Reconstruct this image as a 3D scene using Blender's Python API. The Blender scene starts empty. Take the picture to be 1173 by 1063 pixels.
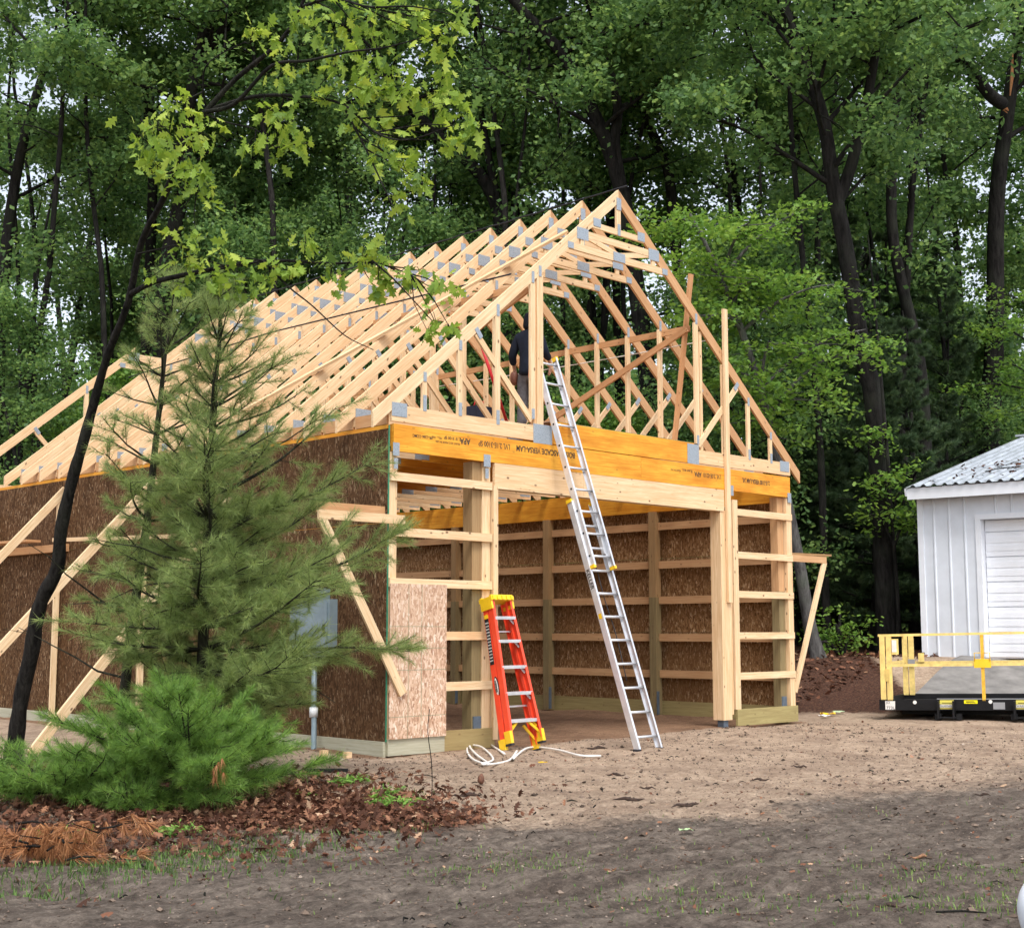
import bpy, math, random
import numpy as np
from mathutils import Vector, Matrix
S = bpy.context.scene
COL = S.collection
rng = np.random.default_rng(7)
random.seed(7)
R = math.radians

# ------------------------------------------------------------------ camera
FPX, CX, CY = 1575.0, 586.5, 531.5
PITCH = math.atan(190/1575.0)
AR = R(45.2)
fx, fy = math.cos(AR), math.sin(AR)
cp, sp = math.cos(PITCH), math.sin(PITCH)
CF = Vector((fx*cp, fy*cp, sp)); CU = Vector((-fx*sp, -fy*sp, cp)); CR = Vector((math.sin(AR), -math.cos(AR), 0))
CAM = Vector((-10.600, -12.790, 1.48))
cd = bpy.data.cameras.new('camera'); cam = bpy.data.objects.new('camera', cd); COL.objects.link(cam)
M = Matrix((CR, CU, -CF)).transposed().to_4x4(); M.translation = CAM
cam.matrix_world = M
cd.sensor_fit = 'HORIZONTAL'; cd.sensor_width = 36; cd.lens = FPX/1173*36
cd.clip_start = 0.1; cd.clip_end = 2000
S.camera = cam

def at(px, py, w):
    a = (px-CX)/FPX; b = -(py-CY)/FPX
    return CAM + w*(CF + a*CR + b*CU)
def ground_at(px, py, z=0.0):
    d = CF + (px-CX)/FPX*CR - (py-CY)/FPX*CU
    return CAM + d*((z-CAM.z)/d.z)

def sstep(a, b, x):
    t = np.clip((np.asarray(x, float)-a)/(b-a), 0, 1); return t*t*(3-2*t)
def camw(x, y): return (x-CAM.x)*fx + (y-CAM.y)*fy
def camlat(x, y): return (x-CAM.x)*CR.x + (y-CAM.y)*CR.y
def vnoise(x, y, seed=0):
    xi = np.floor(x).astype(np.int64); yi = np.floor(y).astype(np.int64)
    xf = x-xi; yf = y-yi
    def h(a, b):
        n = (a*374761393 + b*668265263 + seed*1274126177) & 0xffffffff
        n = ((n ^ (n >> 13))*1103515245) & 0xffffffff
        n = (n ^ (n >> 16)) & 0xffff
        return n/65535.0
    u = xf*xf*(3-2*xf); v = yf*yf*(3-2*yf)
    return (h(xi, yi)*(1-u)+h(xi+1, yi)*u)*(1-v) + (h(xi, yi+1)*(1-u)+h(xi+1, yi+1)*u)*v
def gz0(x, y):
    x = np.asarray(x, float); y = np.asarray(y, float)
    w = camw(x, y)
    side = sstep(9.2, 11.0, x)
    a = sstep(24.3, 29.0, w)*0.92*side
    b = sstep(17.5, 24, y)*0.9
    c = sstep(30, 45, w)*0.6
    m = 0.28*np.exp(-((x-12.0)**2+(y-6.2)**2)/2.2)*side
    return np.maximum(a, b) + c*np.maximum(side, sstep(17.5, 24, y)) + m
def gz(x, y):
    x = np.asarray(x, float); y = np.asarray(y, float)
    z = gz0(x, y) + 0.05*(vnoise(x*.9, y*.9, 3)-.5) + 0.022*(vnoise(x*4, y*4, 5)-.5)
    w = camw(x, y)
    rough = np.exp(-((x+2)**2+(y+5)**2)/160.)*(1-.6*((x > -.3) & (x < 8.8) & (y > -.1)))
    z = z + rough*(.036*(vnoise(x*5, y*5, 11)-.5) + .026*(vnoise(x*13, y*13, 12)-.5) + .016*(vnoise(x*29, y*29, 13)-.5))
    s_ = x*CR.x + y*CR.y
    for q0, a_ in ((6.9, .05), (7.5, -.03), (8.4, .045), (8.9, -.025), (10.0, .03)):
        z = z - a_*(.4+1.2*vnoise(s_*.7, s_*0, 9))*np.exp(-((w-q0-.9*(vnoise(s_*.25, s_*0, 8)-.5))/.2)**2)
    return z

# ------------------------------------------------------------------ materials
def mat(name):
    m = bpy.data.materials.new(name); m.use_nodes = True
    nt = m.node_tree; b = nt.nodes['Principled BSDF']
    return m, nt, b
def N(nt, t, **k):
    n = nt.nodes.new(t)
    for a, v in k.items():
        if a in ('inputs',):
            for i, x in v.items(): n.inputs[i].default_value = x
        else: setattr(n, a, v)
    return n
def L(nt, a, b): nt.links.new(a, b)
def ramp(nt, fac, stops):
    r = nt.nodes.new('ShaderNodeValToRGB')
    e = r.color_ramp.elements
    while len(e) < len(stops): e.new(0.5)
    for i, (p, c) in enumerate(stops):
        e[i].position = p; e[i].color = (*c, 1) if len(c) == 3 else c
    if fac is not None: L(nt, fac, r.inputs[0])
    return r
def mixc(nt, fac, a, b, mode='MIX'):
    m = nt.nodes.new('ShaderNodeMix'); m.data_type = 'RGBA'; m.blend_type = mode
    for s, v in ((0, fac), (6, a), (7, b)):
        if hasattr(v, 'is_output'): L(nt, v, m.inputs[s])
        elif v is not None: m.inputs[s].default_value = v if s == 0 else ((*v, 1) if len(v) == 3 else v)
    return m.outputs[2]
def mapped(nt, src, scale, loc=(0, 0, 0)):
    mp = nt.nodes.new('ShaderNodeMapping'); mp.inputs['Scale'].default_value = scale; mp.inputs['Location'].default_value = loc
    L(nt, src, mp.inputs[0]); return mp.outputs[0]
def noise(nt, vec, scale, detail=4, rough=.55, dist=0):
    n = nt.nodes.new('ShaderNodeTexNoise'); n.inputs['Scale'].default_value = scale; n.inputs['Detail'].default_value = detail
    n.inputs['Roughness'].default_value = rough; n.inputs['Distortion'].default_value = dist
    L(nt, vec, n.inputs['Vector']); return n.outputs[0]
def bump(nt, b, h, strength=.3, dist=.01):
    n = nt.nodes.new('ShaderNodeBump'); n.inputs['Strength'].default_value = strength; n.inputs['Distance'].default_value = dist
    L(nt, h, n.inputs['Height']); L(nt, n.outputs[0], b.inputs['Normal'])

def lumber_mat(name, light, dark, orange, knots=.5, rough=.7, stain=.25, plys=False):
    m, nt, b = mat(name)
    uv = nt.nodes.new('ShaderNodeUVMap'); uv.uv_map = 'UVMap'
    at_ = nt.nodes.new('ShaderNodeAttribute'); at_.attribute_name = 'tint'
    g = noise(nt, mapped(nt, uv.outputs[0], (1.5, 38, 1)), 1.0, 6, .72, 1.0)
    c = ramp(nt, g, [(.3, dark), (.62, light)]).outputs[0]
    t = ramp(nt, at_.outputs['Fac'], [(0, (0, 0, 0)), (1, (1, 1, 1))]).outputs[0]
    c = mixc(nt, t, c, orange, 'MIX') if False else c
    mo = nt.nodes.new('ShaderNodeMath'); mo.operation = 'MULTIPLY'; L(nt, at_.outputs['Fac'], mo.inputs[0]); mo.inputs[1].default_value = .55
    c = mixc(nt, mo.outputs[0], c, orange)
    big = noise(nt, mapped(nt, uv.outputs[0], (1.6, 5, 1)), 1.0, 3)
    bf = ramp(nt, big, [(.38, (0, 0, 0)), (.7, (1, 1, 1))]).outputs[0]
    mm = nt.nodes.new('ShaderNodeMath'); mm.operation = 'MULTIPLY'; L(nt, bf, mm.inputs[0]); mm.inputs[1].default_value = stain
    c = mixc(nt, mm.outputs[0], c, tuple(x*.72 for x in orange))
    if knots:
        v = nt.nodes.new('ShaderNodeTexVoronoi'); v.inputs['Scale'].default_value = 1; v.inputs['Randomness'].default_value = 1
        L(nt, mapped(nt, uv.outputs[0], (5.5, 9.5, 1)), v.inputs['Vector'])
        k = ramp(nt, v.outputs['Distance'], [(.09, (1, 1, 1)), (.17, (0, 0, 0))]).outputs[0]
        k = mixc(nt, 1.0, k, ramp(nt, v.outputs['Color'], [(.42, (0, 0, 0)), (.5, (1, 1, 1))]).outputs[0], 'MULTIPLY')
        km = nt.nodes.new('ShaderNodeMath'); km.operation = 'MULTIPLY'; L(nt, k, km.inputs[0]); km.inputs[1].default_value = knots
        c = mixc(nt, km.outputs[0], c, (.10, .04, .02))
    L(nt, c, b.inputs['Base Color']); b.inputs['Roughness'].default_value = rough; b.inputs['Specular IOR Level'].default_value = .22
    bump(nt, b, g, .25, .004)
    return m
M_PINE = lumber_mat('pine_lumber', (.86, .68, .44), (.60, .39, .20), (.72, .37, .15), .85)
M_PINE_O = lumber_mat('pine_lumber_orange', (.64, .41, .22), (.47, .26, .12), (.48, .21, .085), .55)
M_LVL = lumber_mat('yellow_laminated_beam', (.90, .49, .06), (.64, .23, .016), (.66, .20, .01), .3, .5, .6)
M_TREAT = lumber_mat('treated_lumber', (.42, .36, .16), (.26, .21, .09), (.30, .20, .09), .35)
M_TREAT_G = lumber_mat('grey_treated_skirt', (.50, .49, .38), (.34, .33, .24), (.38, .33, .2), .2)
M_OLD = lumber_mat('weathered_post_wood', (.42, .29, .15), (.27, .17, .085), (.30, .16, .06), .4)
M_TREATP = lumber_mat('treated_post_wood', (.30, .24, .12), (.17, .13, .065), (.2, .13, .06), .4)

def osb_mat(name, stops, dark):
    m, nt, b = mat(name)
    uv = nt.nodes.new('ShaderNodeUVMap'); uv.uv_map = 'UVMap'
    outs = []
    for i, rot in enumerate((0.15, -0.35, .9)):
        mp = nt.nodes.new('ShaderNodeMapping'); mp.inputs['Scale'].default_value = (48, 15, 1); mp.inputs['Rotation'].default_value = (0, 0, rot)
        L(nt, uv.outputs[0], mp.inputs[0])
        nz = nt.nodes.new('ShaderNodeTexVoronoi'); nz.inputs['Scale'].default_value = 1; L(nt, mp.outputs[0], nz.inputs['Vector'])
        outs.append(nz.outputs['Color'])
    sep = [ramp(nt, o, stops).outputs[0] for o in outs]
    sel = noise(nt, mapped(nt, uv.outputs[0], (14, 9, 1)), 1, 3)
    s2 = ramp(nt, sel, [(.47, (0, 0, 0)), (.50, (1, 1, 1))]).outputs[0]
    sel3 = noise(nt, mapped(nt, uv.outputs[0], (11, 13, 1), (5, 3, 0)), 1, 3)
    s3 = ramp(nt, sel3, [(.55, (0, 0, 0)), (.57, (1, 1, 1))]).outputs[0]
    c = mixc(nt, s2, sep[0], sep[1]); c = mixc(nt, s3, c, sep[2])
    bg = noise(nt, mapped(nt, uv.outputs[0], (.7, .5, 1)), 1, 4)
    c = mixc(nt, ramp(nt, bg, [(.35, (0, 0, 0)), (.75, (.75, .75, .75))]).outputs[0], c, dark)
    L(nt, c, b.inputs['Base Color']); b.inputs['Roughness'].default_value = .8; b.inputs['Specular IOR Level'].default_value = .12
    bump(nt, b, sep[0], .3, .003)
    return m
M_OSB = osb_mat('dry_strand_board', [(.1, (.33, .18, .11)), (.4, (.58, .38, .26)), (.7, (.72, .54, .40)), (.95, (.90, .80, .68))], (.48, .31, .21))
M_OSBW = osb_mat('wet_shaded_strand_board', [(.1, (.035, .016, .006)), (.45, (.095, .048, .021)), (.75, (.175, .095, .045)), (.97, (.46, .33, .21))], (.06, .029, .013))  # dark tone holds both the wet board and the forest shade over it
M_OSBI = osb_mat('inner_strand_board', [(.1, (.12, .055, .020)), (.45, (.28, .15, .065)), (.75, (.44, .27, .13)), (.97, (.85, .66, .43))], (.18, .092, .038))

def plain(name, col, rough=.5, metal=0, nscale=0, var=.15, spec=None, bmp=0):
    m, nt, b = mat(name)
    b.inputs['Roughness'].default_value = rough; b.inputs['Metallic'].default_value = metal
    if max(col) < .04: b.inputs['Specular IOR Level'].default_value = .2
    if nscale:
        tc = nt.nodes.new('ShaderNodeTexCoord')
        n = noise(nt, tc.outputs['Object'], nscale, 5, .6)
        c = ramp(nt, n, [(.3, tuple(x*(1-var) for x in col)), (.7, tuple(min(1, x*(1+var)) for x in col))]).outputs[0]
        L(nt, c, b.inputs['Base Color'])
        if bmp: bump(nt, b, n, bmp, .005)
    else: b.inputs['Base Color'].default_value = (*col, 1)
    return m
def plate_mat():
    m, nt, b = mat('galvanised_plate')
    uv = nt.nodes.new('ShaderNodeUVMap'); uv.uv_map = 'UVMap'
    w = nt.nodes.new('ShaderNodeTexVoronoi'); w.inputs['Scale'].default_value = 1
    L(nt, mapped(nt, uv.outputs[0], (40, 130, 1)), w.inputs['Vector'])
    c = ramp(nt, w.outputs['Distance'], [(.12, (.10, .12, .14)), (.35, (.36, .41, .46))]).outputs[0]
    L(nt, c, b.inputs['Base Color']); b.inputs['Metallic'].default_value = .35; b.inputs['Roughness'].default_value = .5
    return m
M_PLATE = plate_mat()
M_BRKT = plain('blue_grey_bracket_steel', (.13, .17, .22), .5, .4, 12, .2)
M_ALU = plain('aluminium', (.74, .76, .80), .38, .55, 7, .12)
M_RED = plain('orange_red_fibreglass', (.82, .075, .03), .35, 0, 5, .1)
M_YEL = plain('yellow_plastic', (.86, .55, .02), .4, 0, 6, .1)
M_BLACK = plain('black_ink', (.02, .02, .02), .6)
M_INK = plain('stamped_ink', (.07, .045, .03), .9)
M_WHITE = plain('white_cord_plastic', (.78, .76, .72), .5, 0, 9, .1)
M_LINE = plain('faded_print_green', (.22, .27, .17), .8, 0, 30, .4)
M_GREENEDGE = plain('green_edge_paint', (.03, .22, .12), .7, 0, 6, .3)
M_PANEL = plain('grey_blue_panel_steel', (.22, .29, .33), .45, .2, 4, .15)
M_CABLE = plain('black_cable_rubber', (.03, .03, .035), .6)

def bark_mat(name, a, b_, sc=9):
    m, nt, b = mat(name)
    tc = nt.nodes.new('ShaderNodeTexCoord')
    n = noise(nt, mapped(nt, tc.outputs['Object'], (1, 1, .22)), sc, 6, .7, .4)
    n2 = noise(nt, tc.outputs['Object'], 1.3, 3)
    c = ramp(nt, n, [(.35, a), (.68, b_)]).outputs[0]
    c = mixc(nt, ramp(nt, n2, [(.5, (0, 0, 0)), (.72, (.5, .5, .5))]).outputs[0], c, (b_[0]*1.1, b_[1]*1.35, b_[2]*1.05))
    L(nt, c, b.inputs['Base Color']); b.inputs['Roughness'].default_value = .95; b.inputs['Specular IOR Level'].default_value = .15
    bump(nt, b, n, 1.0, .05)
    return m
M_BARK = bark_mat('oak_bark', (.006, .0055, .005), (.034, .031, .029))
M_BARKD = bark_mat('wet_dark_bark', (.005, .0045, .004), (.036, .033, .029), 18)
M_BARKG = bark_mat('grey_maple_bark', (.04, .038, .036), (.15, .145, .14), 12)
M_BARKP = bark_mat('pine_bark', (.014, .014, .010), (.06, .058, .04), 16)
M_BREAK = plain('torn_orange_heartwood', (.55, .24, .10), .8, 0, 15, .3)

def leaf_mat(name, stops, trans=.35, rough=.5):
    m = bpy.data.materials.new(name); m.use_nodes = True
    nt = m.node_tree; b = nt.nodes['Principled BSDF']; out = nt.nodes['Material Output']
    a = nt.nodes.new('ShaderNodeAttribute'); a.attribute_name = 'tint'
    c = ramp(nt, a.outputs['Fac'], stops).outputs[0]
    L(nt, c, b.inputs['Base Color']); b.inputs['Roughness'].default_value = rough; b.inputs['Specular IOR Level'].default_value = .3 if trans > .15 else .12
    t = nt.nodes.new('ShaderNodeBsdfTranslucent')
    hs = nt.nodes.new('ShaderNodeHueSaturation'); hs.inputs['Hue'].default_value = .485; hs.inputs['Value'].default_value = 1.35; hs.inputs['Saturation'].default_value = 1.05
    L(nt, c, hs.inputs['Color']); L(nt, hs.outputs[0], t.inputs['Color'])
    mx = nt.nodes.new('ShaderNodeMixShader'); mx.inputs[0].default_value = trans
    L(nt, b.outputs[0], mx.inputs[1]); L(nt, t.outputs[0], mx.inputs[2]); L(nt, mx.outputs[0], out.inputs['Surface'])
    return m
M_LEAF = leaf_mat('oak_leaves', [(0, (.050, .115, .044)), (.5, (.135, .25, .08)), (1, (.29, .43, .12))], .5)
M_LEAFM = leaf_mat('maple_leaves', [(0, (.06, .13, .03)), (.5, (.13, .26, .045)), (1, (.24, .38, .075))], .42)
M_LEAFB = leaf_mat('bright_oak_leaves', [(0, (.10, .19, .045)), (.5, (.26, .40, .06)), (1, (.46, .56, .10))], .45)
M_LEAFBR = leaf_mat('fallen_brown_leaves', [(0, (.06, .028, .018)), (.5, (.17, .075, .045)), (.85, (.28, .14, .08)), (1, (.5, .34, .22))], .1, .6)
M_NEED = leaf_mat('white_pine_needles', [(0, (.11, .18, .065)), (.5, (.25, .34, .11)), (1, (.48, .54, .19))], .35)
M_NEEDB = leaf_mat('bright_young_needles', [(0, (.06, .13, .035)), (.5, (.16, .30, .06)), (1, (.34, .50, .10))], .35)
M_NEEDF = leaf_mat('dark_forest_needles', [(0, (.03, .062, .03)), (.5, (.07, .125, .055)), (1, (.14, .20, .07))], .25)
M_NEEDR = leaf_mat('dead_orange_needles', [(0, (.20, .08, .03)), (.5, (.38, .17, .07)), (1, (.52, .27, .12))], .2)
M_GRASS = leaf_mat('grass_blades', [(0, (.06, .12, .03)), (.5, (.12, .21, .05)), (1, (.26, .33, .10))], .3)
M_FERN = leaf_mat('fern_fronds', [(0, (.10, .22, .04)), (1, (.24, .42, .08))], .35)

# ------------------------------------------------------------------ mesh helpers
def fastmesh(name, V, faces, mats, tint=None, uv=None, matidx=None, smooth=False):
    """V (n,3); faces: list of int arrays (m,k)"""
    me = bpy.data.meshes.new(name)
    V = np.asarray(V, np.float32)
    me.vertices.add(len(V)); me.vertices.foreach_set('co', V.ravel())
    fl = [np.asarray(f, np.int32) for f in faces if len(f)]
    tot = sum(f.size for f in fl); nf = sum(len(f) for f in fl)
    me.loops.add(tot); me.loops.foreach_set('vertex_index', np.concatenate([f.ravel() for f in fl]))
    me.polygons.add(nf)
    sizes = np.concatenate([np.full(len(f), f.shape[1], np.int32) for f in fl])
    st = np.concatenate([[0], np.cumsum(sizes)[:-1]]).astype(np.int32)
    me.polygons.foreach_set('loop_start', st)
    try: me.polygons.foreach_set('loop_total', sizes)
    except Exception: pass
    if not isinstance(mats, (list, tuple)): mats = [mats]
    for m in mats: me.materials.append(m)
    if matidx is not None: me.polygons.foreach_set('material_index', np.asarray(matidx, np.int32))
    me.polygons.foreach_set('use_smooth', np.full(nf, bool(smooth)))
    if tint is not None:
        a = me.attributes.new('tint', 'FLOAT', 'FACE'); a.data.foreach_set('value', np.asarray(tint, np.float32))
    if uv is not None:
        l = me.uv_layers.new(name='UVMap'); l.uv.foreach_set('vector', np.asarray(uv, np.float32).ravel())
    me.update(calc_edges=True)
    return me

WM = {}
def empty(name, loc=(0, 0, 0), parent=None):
    o = bpy.data.objects.new(name, None); COL.objects.link(o); o.location = loc; o.empty_display_size = .1
    WM[o.name] = Matrix.Translation(loc)
    if parent:
        o.parent = parent; o.location = Vector(loc) - WM[parent.name].translation
    return o
def link(name, me, parent=None):
    """mesh given in world coordinates -> recentred object"""
    if parent is None:
        n = len(me.vertices); co = np.empty(n*3, np.float32); me.vertices.foreach_get('co', co); co = co.reshape(-1, 3)
        c = (co.min(0)+co.max(0))/2; c[2] = co[:, 2].min()
        co -= c; me.vertices.foreach_set('co', co.ravel()); me.update()
        o = bpy.data.objects.new(name, me); COL.objects.link(o); o.location = Vector(c.tolist())
        WM[o.name] = Matrix.Translation(o.location)
    else:
        o = bpy.data.objects.new(name, me); COL.objects.link(o); o.parent = parent
        t = WM[parent.name].translation
        o.location = -t
        WM[o.name] = Matrix.Identity(4)
    return o
def tag(o, label=None, cat=None, group=None, kind=None):
    if label: o['label'] = label
    if cat: o['category'] = cat
    if group: o['group'] = group
    if kind: o['kind'] = kind
    return o

class LM:
    """boards, each with its own grain direction (UV u runs along the board) and tint"""
    def __init__(s): s.v = []; s.f = []; s.uv = []; s.t = []; s.mi = []; s.mats = []
    def board(s, p0, p1, wid, dep, up=(0, 0, 1), m=None, tint=None, vert_ends=False):
        """dep is measured along the 'up' side, wid across it; p0-p1 is the centre line"""
        p0 = Vector(p0); p1 = Vector(p1); d = (p1-p0); ln = d.length; d.normalize()
        up = Vector(up); side = d.cross(up)
        if side.length < 1e-4: up = Vector((1, 0, 0)) if abs(d.x) < .9 else Vector((0, 1, 0)); side = d.cross(up)
        side.normalize(); u2 = side.cross(d).normalized()
        hw, hd = wid/2, dep/2
        cs = []
        for q in (p0, p1):
            for a, b in ((-1, -1), (1, -1), (1, 1), (-1, 1)):
                v = q + side*a*hw + u2*b*hd
                if vert_ends:
                    # plumb cut: push along d so that the end is vertical
                    k = u2.dot(Vector((0, 0, 1))) ; dz = d.z
                    hor = Vector((d.x, d.y, 0)).length
                    v = v + d*(b*hd*dz/max(hor, 1e-3))
                cs.append(v)
        i = len(s.v); s.v += [tuple(c) for c in cs]
        fs = [(0, 3, 2, 1), (4, 5, 6, 7), (0, 1, 5, 4), (1, 2, 6, 5), (2, 3, 7, 6), (3, 0, 4, 7)]
        ou, ov = random.uniform(0, 50), random.uniform(0, 50)
        if tint is None: tint = random.random()**1.5*1.0
        if m not in s.mats: s.mats.append(m)
        mi = s.mats.index(m)
        for k, f in enumerate(fs):
            s.f.append([i+j for j in f]); s.t.append(tint); s.mi.append(mi)
            if k < 2: s.uv += [(ou, ov), (ou, ov+dep), (ou+wid*.3, ov+dep), (ou+wid*.3, ov)]
            else:
                h = wid if k in (2, 4) else dep
                o2 = ov + k*1.7
                s.uv += [(ou, o2), (ou, o2+h), (ou+ln, o2+h), (ou+ln, o2)]
    def box(s, a, b, m, tint=None):
        a = Vector(a); b = Vector(b); d = b-a; ax = max(range(3), key=lambda i: abs(d[i]))
        c = (a+b)/2; p0 = c.copy(); p1 = c.copy(); p0[ax] = a[ax]; p1[ax] = b[ax]
        o = [i for i in range(3) if i != ax]
        up = Vector((0, 0, 0)); upi = 2 if ax != 2 else 1; up[upi] = 1
        wi = [i for i in o if i != upi][0]
        s.board(p0, p1, abs(d[wi]), abs(d[upi]), up, m, tint)
    def build(s, name, parent=None):
        me = fastmesh(name, np.array(s.v), [np.array(s.f)], s.mats, s.t, s.uv, s.mi)
        return link(name, me, parent)
def board(name, parent, p0, p1, wid, dep, m, up=(0, 0, 1), tint=None, ve=False):
    l = LM(); l.board(p0, p1, wid, dep, up, m, tint, ve); return l.build(name, parent)
def boxo(name, parent, a, b, m, tint=None):
    l = LM(); l.box(a, b, m, tint); return l.build(name, parent)

def tube(pts, rad, n=6, cap=True):
    pts = np.asarray([tuple(p) for p in pts], float); rad = np.asarray(rad, float)
    d = np.gradient(pts, axis=0); d /= np.linalg.norm(d, axis=1)[:, None]+1e-9
    ref = np.array([0, 0, 1.]) if abs(d[0][2]) < .9 else np.array([1., 0, 0])
    V = []; a = np.linspace(0, 2*np.pi, n, endpoint=False)
    u = np.cross(d[0], ref); u /= np.linalg.norm(u)
    for i in range(len(pts)):
        u = u - d[i]*np.dot(u, d[i]); u /= np.linalg.norm(u)+1e-9
        w = np.cross(d[i], u)
        V.append(pts[i] + rad[i]*(np.cos(a)[:, None]*u + np.sin(a)[:, None]*w))
    V = np.concatenate(V); k = len(pts)
    j = np.arange(n); F = []
    for i in range(k-1):
        F.append(np.stack([i*n+j, i*n+(j+1) % n, (i+1)*n+(j+1) % n, (i+1)*n+j], 1))
    F = np.concatenate(F)
    return V, F
class TG:
    def __init__(s): s.V = []; s.F = []; s.n = 0; s.caps = []
    def add(s, pts, rad, n=6, cap=False):
        V, F = tube(pts, rad, n); s.V.append(V); s.F.append(F+s.n)
        if cap:
            s.caps.append(s.n+np.arange(n)[::-1]); s.caps.append(s.n+len(V)-n+np.arange(n))
        s.n += len(V)
    def mesh(s, name, m, smooth=True):
        fl = [np.concatenate(s.F)]
        groups = {}
        for c in s.caps: groups.setdefault(len(c), []).append(c)
        for g in groups.values(): fl.append(np.array(g))
        return fastmesh(name, np.concatenate(s.V), fl, m, smooth=smooth)
def tubeo(name, parent, pts, r, m, n=8, smooth=True):
    g = TG(); r = [r]*len(pts) if not hasattr(r, '__len__') else r
    g.add(pts, r, n, True); return link(name, g.mesh(name, m, smooth), parent)
def smoothpath(pts, k=4):
    """Catmull-Rom"""
    P = [np.array(p, float) for p in pts]; P = [2*P[0]-P[1]]+P+[2*P[-1]-P[-2]]; out = []
    for i in range(1, len(P)-2):
        for t in np.linspace(0, 1, k, endpoint=False):
            a, b, c, d = P[i-1:i+3]
            out.append(.5*((2*b)+(-a+c)*t+(2*a-5*b+4*c-d)*t*t+(-a+3*b-3*c+d)*t**3))
    out.append(P[-2]); return out

# leaf templates (x along the blade, y across) -------------------------------
T_OAK = np.array([(0, 0), (.10, .04), (.22, .22), (.30, .10), (.45, .36), (.55, .14), (.72, .30), (.78, .12), (1, 0),
                  (.78, -.12), (.72, -.30), (.55, -.14), (.45, -.36), (.30, -.10), (.22, -.22), (.10, -.04)])
T_MID = np.array([(0, 0), (.35, .34), (.55, .18), (.75, .26), (1, 0), (.7, -.3), (.5, -.16), (.3, -.32)])
T_DIA = np.array([(0, 0), (.45, .36), (1, .05), (.5, -.34)])
def leaves(C, size, T, up=.8, droop=0., r=None, fold=.12):
    r = r or rng; n = len(C)
    nrm = r.normal(size=(n, 3))*.62; nrm[:, 2] += up; nrm /= np.linalg.norm(nrm, axis=1)[:, None]
    t = r.normal(size=(n, 3)); t[:, 2] -= droop
    t -= nrm*np.sum(t*nrm, 1)[:, None]; t /= np.linalg.norm(t, axis=1)[:, None]+1e-9
    b = np.cross(nrm, t)
    size = np.asarray(size)*np.ones(n)
    K = len(T)
    x = T[:, 0][None, :, None]; y = T[:, 1][None, :, None]
    curl = -fold*(np.abs(T[:, 1])*1.4 + T[:, 0]**2*.9)[None, :, None]
    V = C[:, None, :] + size[:, None, None]*(x*t[:, None, :] + y*b[:, None, :] + curl*nrm[:, None, :])
    F = np.arange(n*K).reshape(n, K)
    return V.reshape(-1, 3), F
def needles(C, D, nper, ln, wid, spread=.8, r=None, droop=.15):
    r = r or rng; n = len(C)
    D = D/(np.linalg.norm(D, axis=1)[:, None]+1e-9)
    d = D[:, None, :] + r.normal(size=(n, nper, 3))*spread; d[..., 2] -= droop*.3
    d /= np.linalg.norm(d, axis=2)[..., None]
    l = ln*r.uniform(.7, 1.15, (n, nper, 1))
    base = C[:, None, :] + d*l*.05
    tip = base + d*l; tip[..., 2] -= droop*l[..., 0]*.3
    s = np.cross(d, r.normal(size=(n, nper, 3))); s /= np.linalg.norm(s, axis=2)[..., None]+1e-9
    V = np.stack([base - s*wid/2, base + s*wid/2, tip], 2).reshape(-1, 3)
    return V, np.arange(len(V)).reshape(-1, 3)
exec_time_marks = []

# ================================================================== GROUND
def ground():
    n = 860
    t = np.linspace(-1, 1, n); k = 7.2
    a = np.sinh(k*t)/np.sinh(k)
    X = -3.5 + 450*a; Y = -6.5 + 450*a
    x, y = np.meshgrid(X, Y, indexing='xy'); x = x.ravel(); y = y.ravel()
    z = gz(x, y)
    w = camw(x, y); lat = camlat(x, y)
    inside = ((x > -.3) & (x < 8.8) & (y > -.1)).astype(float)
    Lw = [(-9, 12.6), (-3.2, 11.4), (-1.2, 10.3), (.2, 10.1), (1.4, 11.0), (3.5, 12.6), (6.4, 14.6), (9.5, 15.4), (14, 15.6), (60, 20)]
    lim = np.interp(lat, [p[0] for p in Lw], [p[1] for p in Lw])
    warp = 1.3*(vnoise(x*.8, y*.8, 21)-.5) + .5*(vnoise(x*3, y*3, 22)-.5)
    sand = sstep(-1.5, 1.5, w + 1.2*warp - lim)
    right = sstep(2.2, 5.5, lat - (w-15)*.28)*.35*sstep(20, 12, w)
    sand = np.clip(sand-right, 0, 1)
    lit = np.zeros_like(x)
    for px, py, rr, am in LITTER:
        g = ground_at(px, py); lit = np.maximum(lit, am*np.exp(-((x-g.x)**2+(y-g.y)**2)/(rr*rr)))
    forest = np.maximum(sstep(24.0, 25.5, w)*sstep(9.2, 10, x)*(1-.85*sstep(6.9, 7.8, lat)*(w < 30)), sstep(16.5, 18, y))
    lit = np.maximum(lit, forest)
    j = np.arange(n-1); a0 = (j[:, None]*n + j[None, :]).ravel()
    F = np.stack([a0, a0+1, a0+n+1, a0+n], 1)
    me = fastmesh('ground', np.stack([x, y, z], 1), [F], M_GROUND, smooth=True)
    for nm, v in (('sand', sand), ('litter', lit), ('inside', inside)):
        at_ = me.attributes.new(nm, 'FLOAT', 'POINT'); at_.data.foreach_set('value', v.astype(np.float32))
    o = bpy.data.objects.new('ground', me); COL.objects.link(o); o['kind'] = 'structure'
LITTER = [(120, 905, 1.3, .95), (260, 930, 1.2, .95), (380, 935, .9, .95), (480, 945, .6, .8), (30, 960, 1.2, .7), (200, 970, .6, .5), (330, 900, .9, .8)]
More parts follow.
